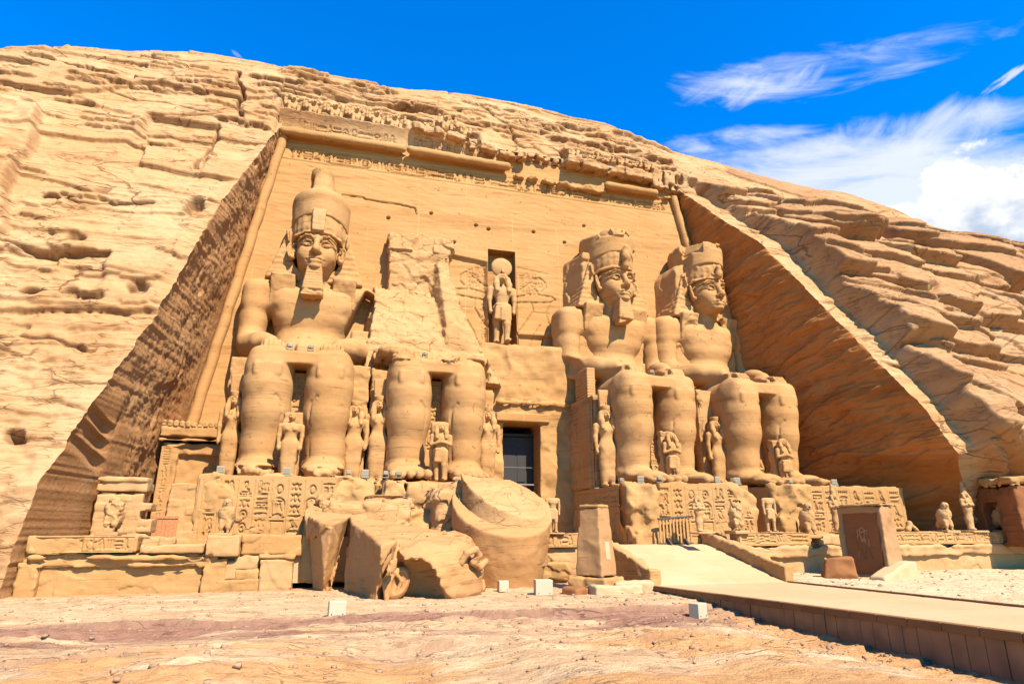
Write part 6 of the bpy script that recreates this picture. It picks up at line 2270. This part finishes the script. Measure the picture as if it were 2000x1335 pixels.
def ruined_niche():
    t = thing("ruined_niche", "small broken niche of pale masonry behind the headless falcon at far left", "niche", (-9.3, 32.3, 1.55))
    s = Sdf((-1.5, -.8, -.2), (1.5, 1.6, 3.6), .06)
    R = random.Random(8)
    zz = 0.0
    while zz < 2.3:
        hh = R.uniform(.28, .42); xx = -.95
        while xx < .9:
            w = R.uniform(.45, .8)
            s.box((xx + w / 2, .4 + R.uniform(-.03, .03), zz + hh / 2), (w / 2 - .008, .5, hh / 2 - .008), .03)
            xx += w
        zz += hh
    s.box((0, .43, 1.15), (.93, .50, 1.15), .03)
    s.box((0, .55, 2.62), (1.05, .6, .22), .06, .03); s.box((0, .35, 2.95), (1.05, .5, .12), .05)
    s.noise(.03, 1.3, 4, 3); s.noise(.03, .8, 8, 3, True)
    s.build("masonry", M_STONE2, t)
    g = thing("plank_gate", "small gate of old reddish planks between the ruined niche and the chapel", "gate", (-8.55, 34.9, 1.56), None, radians(6))
    b = MB()
    for k in range(7):
        b.box(.0 + k * .17, .155 + k * .17, 0, .05, .02, 1.42)
    b.build("planks", M_WOODRED, g, bevel=.008)
    for z in (1.28, .2):
        b = MB(); b.box(-.02, 1.2, -.04, 0, z, z + .1)
        b.build("rail", M_WOODRED, g, bevel=.008)


ruined_niche()


def right_chapel():
    t = thing("side_chapel", "small red brown chapel with a pale cornice and dark doorway at the right edge", "chapel", (37.7, 30.2, 1.5), None, radians(-14))
    s = Sdf((-.6, -3.9, -.2), (6.4, 3.9, 4.4), .09)
    s.box((2.8, 0, 1.55), (2.75, 3.2, 1.75), .05)
    s.box((.0, -1.1, 1.25), (1.6, .55, 1.05), .02, 0, 's')
    s.noise(.03, .8, 3, 3); s.noise(.10, .6, 7, 3, True)
    s.build("walls", M_REDST, t)
    s = Sdf((-.8, -4.2, 3.0), (6.6, 4.0, 4.2), .07)
    s.box((2.75, 0, 3.52), (2.95, 3.42, .22), .08); s.cap((-.05, -3.3, 3.25), (-.05, 3.3, 3.25), .1, .1, .04); s.cap((-.05, -3.28, 3.25), (5.5, -3.28, 3.25), .1, .1, .04)
    s.noise(.05, .9, 3, 3); s.noise(.10, .7, 7, 3, True)
    s.build("cornice", M_TERR, t)


right_chapel()


# brick pier propping the forearm of the third colossus
def brick_pier():
    s = Sdf((-.5, -1.3, -.1), (.6, 1.4, 2.5), .032)
    z, row = 0.0, 0
    R = random.Random(2)
    while z < 2.2:
        y = -1.1 - (.2 if row % 2 else 0)
        while y < 1.1:
            a, b = max(y, -1.1), min(y + .40, 1.1)
            if b - a > .08:
                s.box((.0 + R.uniform(-.012, .012), (a + b) / 2, z + .095), (.29, (b - a) / 2 - .014, .083), .018)
            y += .40
        z += .19; row += 1
    s.box((.02, .0, 1.1), (.26, 1.06, 1.1), .0)
    o = s.build("brick_pier", M_STAT, None, (15.72, 38.2, PL + 5.55))
    tag(o, "small brick pier propping the elbow of the bearded colossus right of the doorway", "pier")
    p = rough_box(-.36, .55, -1.25, 1.9, 0, 5.55, .09, .03, .05, 5, 0, 0, .7, .05)
    p.build("pier_base", M_STAT, o, (0, 0, -5.55))


brick_pier()


# ------------------------------------------------------------------ the fallen upper half of the second colossus
def convex(s, planes, k=0.0, op='u', lo=None, hi=None):
    def fn(x, y, z):
        d = -9.0
        for p, n in planes:
            n = np.array(n, float); n /= np.linalg.norm(n)
            d = np.maximum(d, (x - p[0]) * n[0] + (y - p[1]) * n[1] + (z - p[2]) * n[2])
        return d
    return s.put(fn, lo, hi, k, op)


def prism(s, poly, z0, z1, taper=0.0, k=0.0):
    """upright prism over a convex outline (counter-clockwise); taper leans the sides inwards going down"""
    pl = []
    n = len(poly)
    for i in range(n):
        a, b = poly[i], poly[(i + 1) % n]
        pl.append(((a[0], a[1], z1), (b[1] - a[1], -(b[0] - a[0]), -taper * math.hypot(b[0] - a[0], b[1] - a[1]))))
    pl += [((0, 0, z1), (0, 0, 1)), ((0, 0, z0), (0, 0, -1))]
    xs = [p[0] for p in poly]; ys = [p[1] for p in poly]
    return convex(s, pl, k, 'u', (min(xs), min(ys), z0), (max(xs), max(ys), z1))


def fallen_head():
    t = thing("fallen_colossus_head", "huge fallen head of the shattered colossus lying on its side, ear and headcloth showing", "fallen statue", (0, 0, 0))
    s = Sdf((-2.2, 22.6, -.5), (7.2, 32.4, 4.6), .075)
    prism(s, [(-1.35, 28.7), (-.75, 27.1), (.12, 26.6), (.75, 28.0), (1.2, 31.5), (-1.2, 31.5)], -.4, 4.2, .16)
    prism(s, [(.62, 27.6), (1.72, 23.55), (2.25, 23.9), (3.2, 27), (3.0, 31.5), (.7, 31.5)], -.4, 4.2, .02)
    s.ell((3.55, 27.4, .35), (2.65, 3.75, 2.55), .12)
    s.ell((4.6, 28.2, .3), (1.75, 3.0, 2.05), .3)
    # top fracture, rising to the back
    s.cut((1.7, 23.6, 1.75), (-.10, -.30, 1), .06)
    s.cut((3.6, 25.5, 2.02), (.12, -.16, 1), .12)
    # hollow in front of the ear, below the headcloth's hem
    s.ell((2.95, 24.0, .0), (1.15, 1.25, 1.45), .05, 's', R=rotm(0, 0, 25))
    s.noise(.03, .6, 3, 4); s.facet(.16, .5, 8); s.noise(.02, 2.6, 5, 2)
    # pleats of the headcloth
    m = np.abs(s.F) < .2
    a, b, c = np.nonzero(m)
    x, y, z = s.ax[0][a], s.ax[1][b], s.ax[2][c]
    ang = np.arctan2(z - .2, x - 2.3)
    f = (x > 2.9) & (z < 1.75)
    s.F[a, b, c] += np.where(f, .022 * np.sin(ang * 30), 0).astype(np.float32)
    s.build("head", M_FALL, t)
    e = Sdf((1.6, 23.3, -.3), (3.1, 25.2, 1.5), .035)
    e.ell((2.45, 24.55, .45), (.45, .30, .62), .05, R=rotm(0, 28, 24))
    e.ell((2.50, 24.30, .52), (.27, .22, .42), .06, 's', R=rotm(0, 28, 24))
    e.path([(2.32, 24.35, .85), (2.58, 24.38, .55), (2.42, 24.36, .2)], .07, .06)
    e.path([(2.05, 24.2, -.05), (1.98, 24.25, .5), (2.15, 24.3, .95)], .10, .08)
    e.noise(.02, 2, 3, 3)
    e.build("ear", M_FALL, t)
    e = Sdf((4.2, 23.9, .6), (6.4, 26.6, 2.4), .045)
    pts = [(4.75, 24.25, 1.15), (4.95, 24.2, 1.5), (5.3, 24.35, 1.62), (5.5, 24.5, 1.4), (5.25, 24.5, 1.15), (5.55, 24.7, .98), (5.85, 24.95, 1.15)]
    e.path(pts, .14, .06)
    e.noise(.03, 2, 3, 3)
    e.build("cobra_coil", M_FALL, t)
    return t


fallen_head()


def fallen_crown():
    t = thing("fallen_crown_drum", "great drum of the fallen crown with a sloping rimmed top, right of the fallen head", "fallen statue", (7.45, 28.6, -.1))
    s = Sdf((-3.0, -3.2, -.3), (3.0, 3.2, 6.0), .07)
    s.lathe((0, 0, -.3), [(0, 1.62), (1.4, 2.02), (3.0, 2.30), (6.2, 2.42)], 1.0, 1.0)
    s.cut((0, -1.9, 2.35), (.02, -.62, 1), .05)
    s.noise(.025, .7, 3, 3); s.noise(.03, .6, 6, 3, True); s.noise(.015, 3, 8, 2)
    s.build("drum", M_FALL, t)
    c = Sdf((-2.8, -2.6, .8), (2.8, 3.2, 6.4), .07)
    c.lathe((.18, .30, .4), [(0, 1.95), (6.0, 2.0)], 1.0, 1.0)
    c.cut((0, -1.6, 3.15), (.30, -.56, 1), .06)
    c.cut((0, 1.2, 4.75), (.1, .4, 1), .2)
    c.facet(.07, .5, 13); c.noise(.04, .9, 16, 4)
    c.build("broken_core", M_BRK, t)


fallen_crown()
for k, (c, hf, lab, mat, cut) in enumerate([
    ((5.6, 30.6, 2.6), (1.5, 1.0, 1.95), "rough boulder with a dark left face wedged behind the fallen drum", M_BRK, [((5.0, 30, 4.2), (-.5, -.1, 1)), ((4.4, 30.4, 3.0), (-1, -.25, .1))]),
    ((1.6, 30.4, 2.75), (2.25, 1.1, .95), "flat pale slab lying on the back of the fallen head", M_BRK, [((1, 30, 3.55), (.05, -.12, 1)), ((3.4, 30, 3), (1, -.3, .5))]),
    ((3.6, 31.0, 1.6), (1.2, .7, 1.6), "block in the shade between the fallen head and the broken plinth", M_TERR, []),
]):
    s = Sdf(tuple(np.array(c) - np.array(hf) - .5), tuple(np.array(c) + np.array(hf) + .5), .075)
    s.box(c, hf, .25)
    for p, n in cut:
        s.cut(p, n, .1)
    s.facet(.45, .55, k + 3); s.facet(.16, 1.5, k + 5); s.noise(.05, .8, k + 8, 3); s.noise(.02, 3, k + 4, 2)
    tag(s.build("fallen_block", mat, None), lab, "block", "fallen blocks before the plinth")


# ------------------------------------------------------------------ lamps
def make_lamp():
    t = thing("floodlight", "floodlight", "floodlight", (0, 0, 0), "floodlights on the monument")
    b = MB(); b.box(-.12, .12, -.11, .14, .12, .32, .01, .02); b.build("housing", M_LAMP, t, bevel=.02)
    b = MB(); b.box(-.09, .09, -.13, -.11, .15, .29); b.build("glass", M_LENS, t)
    b = MB(); b.box(-.17, -.145, -.03, .03, .0, .28); b.box(.145, .17, -.03, .03, .0, .28); b.box(-.17, .17, -.06, .06, -.02, .02)
    b.build("bracket", M_LAMPDK, t)
    return t


def make_square_lamp():
    t = thing("square_floodlight", "square floodlight", "floodlight", (0, 0, 0), "square floodlights on the monument")
    b = MB(); b.box(-.18, .18, -.03, .09, .06, .38, .0, .0); b.build("housing", M_LAMP, t, bevel=.015)
    b = MB()
    for k in range(3):
        b.box(-.15, .15, -.045, -.03, .10 + k * .09, .155 + k * .09)
    b.build("glass", M_LENS, t)
    b = MB(); b.box(-.19, .19, -.10, .14, -.03, .05); b.build("bracket", M_LAMPDK, t)
    return t


def copy_thing(src, loc, rz, label):
    o = src.copy(); COL.objects.link(o)
    o.location = loc; o.rotation_euler = (0, 0, radians(rz)); o['label'] = label
    for ch in list(src.children):
        c = ch.copy(); COL.objects.link(c); c.parent = o
    return o


zk = PL + 7.0
LAMPS = [
    ('s', -5.3, 32.35, PL, "square floodlight at the left end of the leftmost plinth"),
    ('s', -2.35, 32.3, PL, "square floodlight between the feet of the complete colossus"),
    ('r', .55, 32.35, PL, "round-cornered floodlight by the queen right of the complete colossus"),
    ('s', 1.35, 32.45, PL, "square floodlight at the broken right corner of the leftmost plinth"),
    ('r', 2.35, 32.3, PL, "left one of two floodlights beside the toes of the shattered colossus"),
    ('r', 3.0, 32.3, PL, "right one of two floodlights beside the toes of the shattered colossus"),
    ('r', 15.8, 33.4, PL, "leftmost floodlight below the sunlit queen right of the doorway"),
    ('s', 16.5, 32.4, PL, "square floodlight on the front corner of the plinth right of the doorway"),
    ('r', 17.3, 31.7, PL, "floodlight at the bearded colossus's first toes"),
    ('s', 20.9, 31.6, PL, "square floodlight between the feet of the bearded colossus"),
    ('r', 22.0, 31.7, PL, "floodlight at the right end of the bearded colossus's plinth"),
    ('s', 22.4, 31.9, PL, "square floodlight next to the dark gap between the right plinths"),
    ('r', 25.9, 31.8, PL, "floodlight beside the left foot of the beardless colossus"),
    ('s', 28.9, 31.6, PL, "square floodlight at the right foot of the beardless colossus"),
    ('r', -3.05, 34.9, zk, "floodlight on the left knee side of the complete colossus's lap"),
    ('r', -1.95, 34.9, zk, "floodlight on the right knee side of the complete colossus's lap"),
    ('r', 4.45, 35.2, zk + .15, "left floodlight on the broken lap of the shattered colossus"),
    ('r', 6.2, 35.2, zk + .1, "right floodlight on the broken lap of the shattered colossus"),
    ('r', 19.05, 35.0, zk, "floodlight on the lap of the bearded colossus"),
]
_pr = make_lamp(); _ps = make_square_lamp()
_first = {'r': True, 's': True}
for kd, x, y, z, lab in LAMPS:
    src = _pr if kd == 'r' else _ps
    if _first[kd]:
        src.location = (x, y, z + .03); src['label'] = lab; _first[kd] = False
    else:
        copy_thing(src, (x, y, z + .03), random.Random(x).uniform(-35, 35), lab)

M_BOX = plain('cream_lamp_box', (.37, .30, .185), .7, var=.05)
for k, (x, y, w, hh, rz, lab) in enumerate([
    (.3, 19.85, .48, .37, 4, "cream metal box nearest the viewer on the left, at the purple rock's edge"),
    (6.75, 25.7, .40, .36, 3, "smallest cream metal box, before the fallen drum"),
    (7.95, 24.2, .66, .50, -8, "largest cream metal box, left of the tapered pillar"),
    (11.0, 18.3, .45, .39, 24, "cream metal box beside the causeway's tiled edge")]):
    t = thing("lamp_box", lab, "box", (x, y, float(ground_z(np.array([x]), np.array([y]))[0][0]) - .05), "cream metal boxes on the ground", radians(rz))
    b = MB(); b.box(-w / 2, w / 2, -w * .4, w * .4, 0, hh + .05)
    b.build("case", M_BOX, t, bevel=.02)
    b = MB()
    for q in (-1, 1):
        b.box(q * w * .32 - .015, q * w * .32 + .015, -w * .4 - .012, -w * .4, .07, .1)
    b.build("bolts", M_DARK, t)
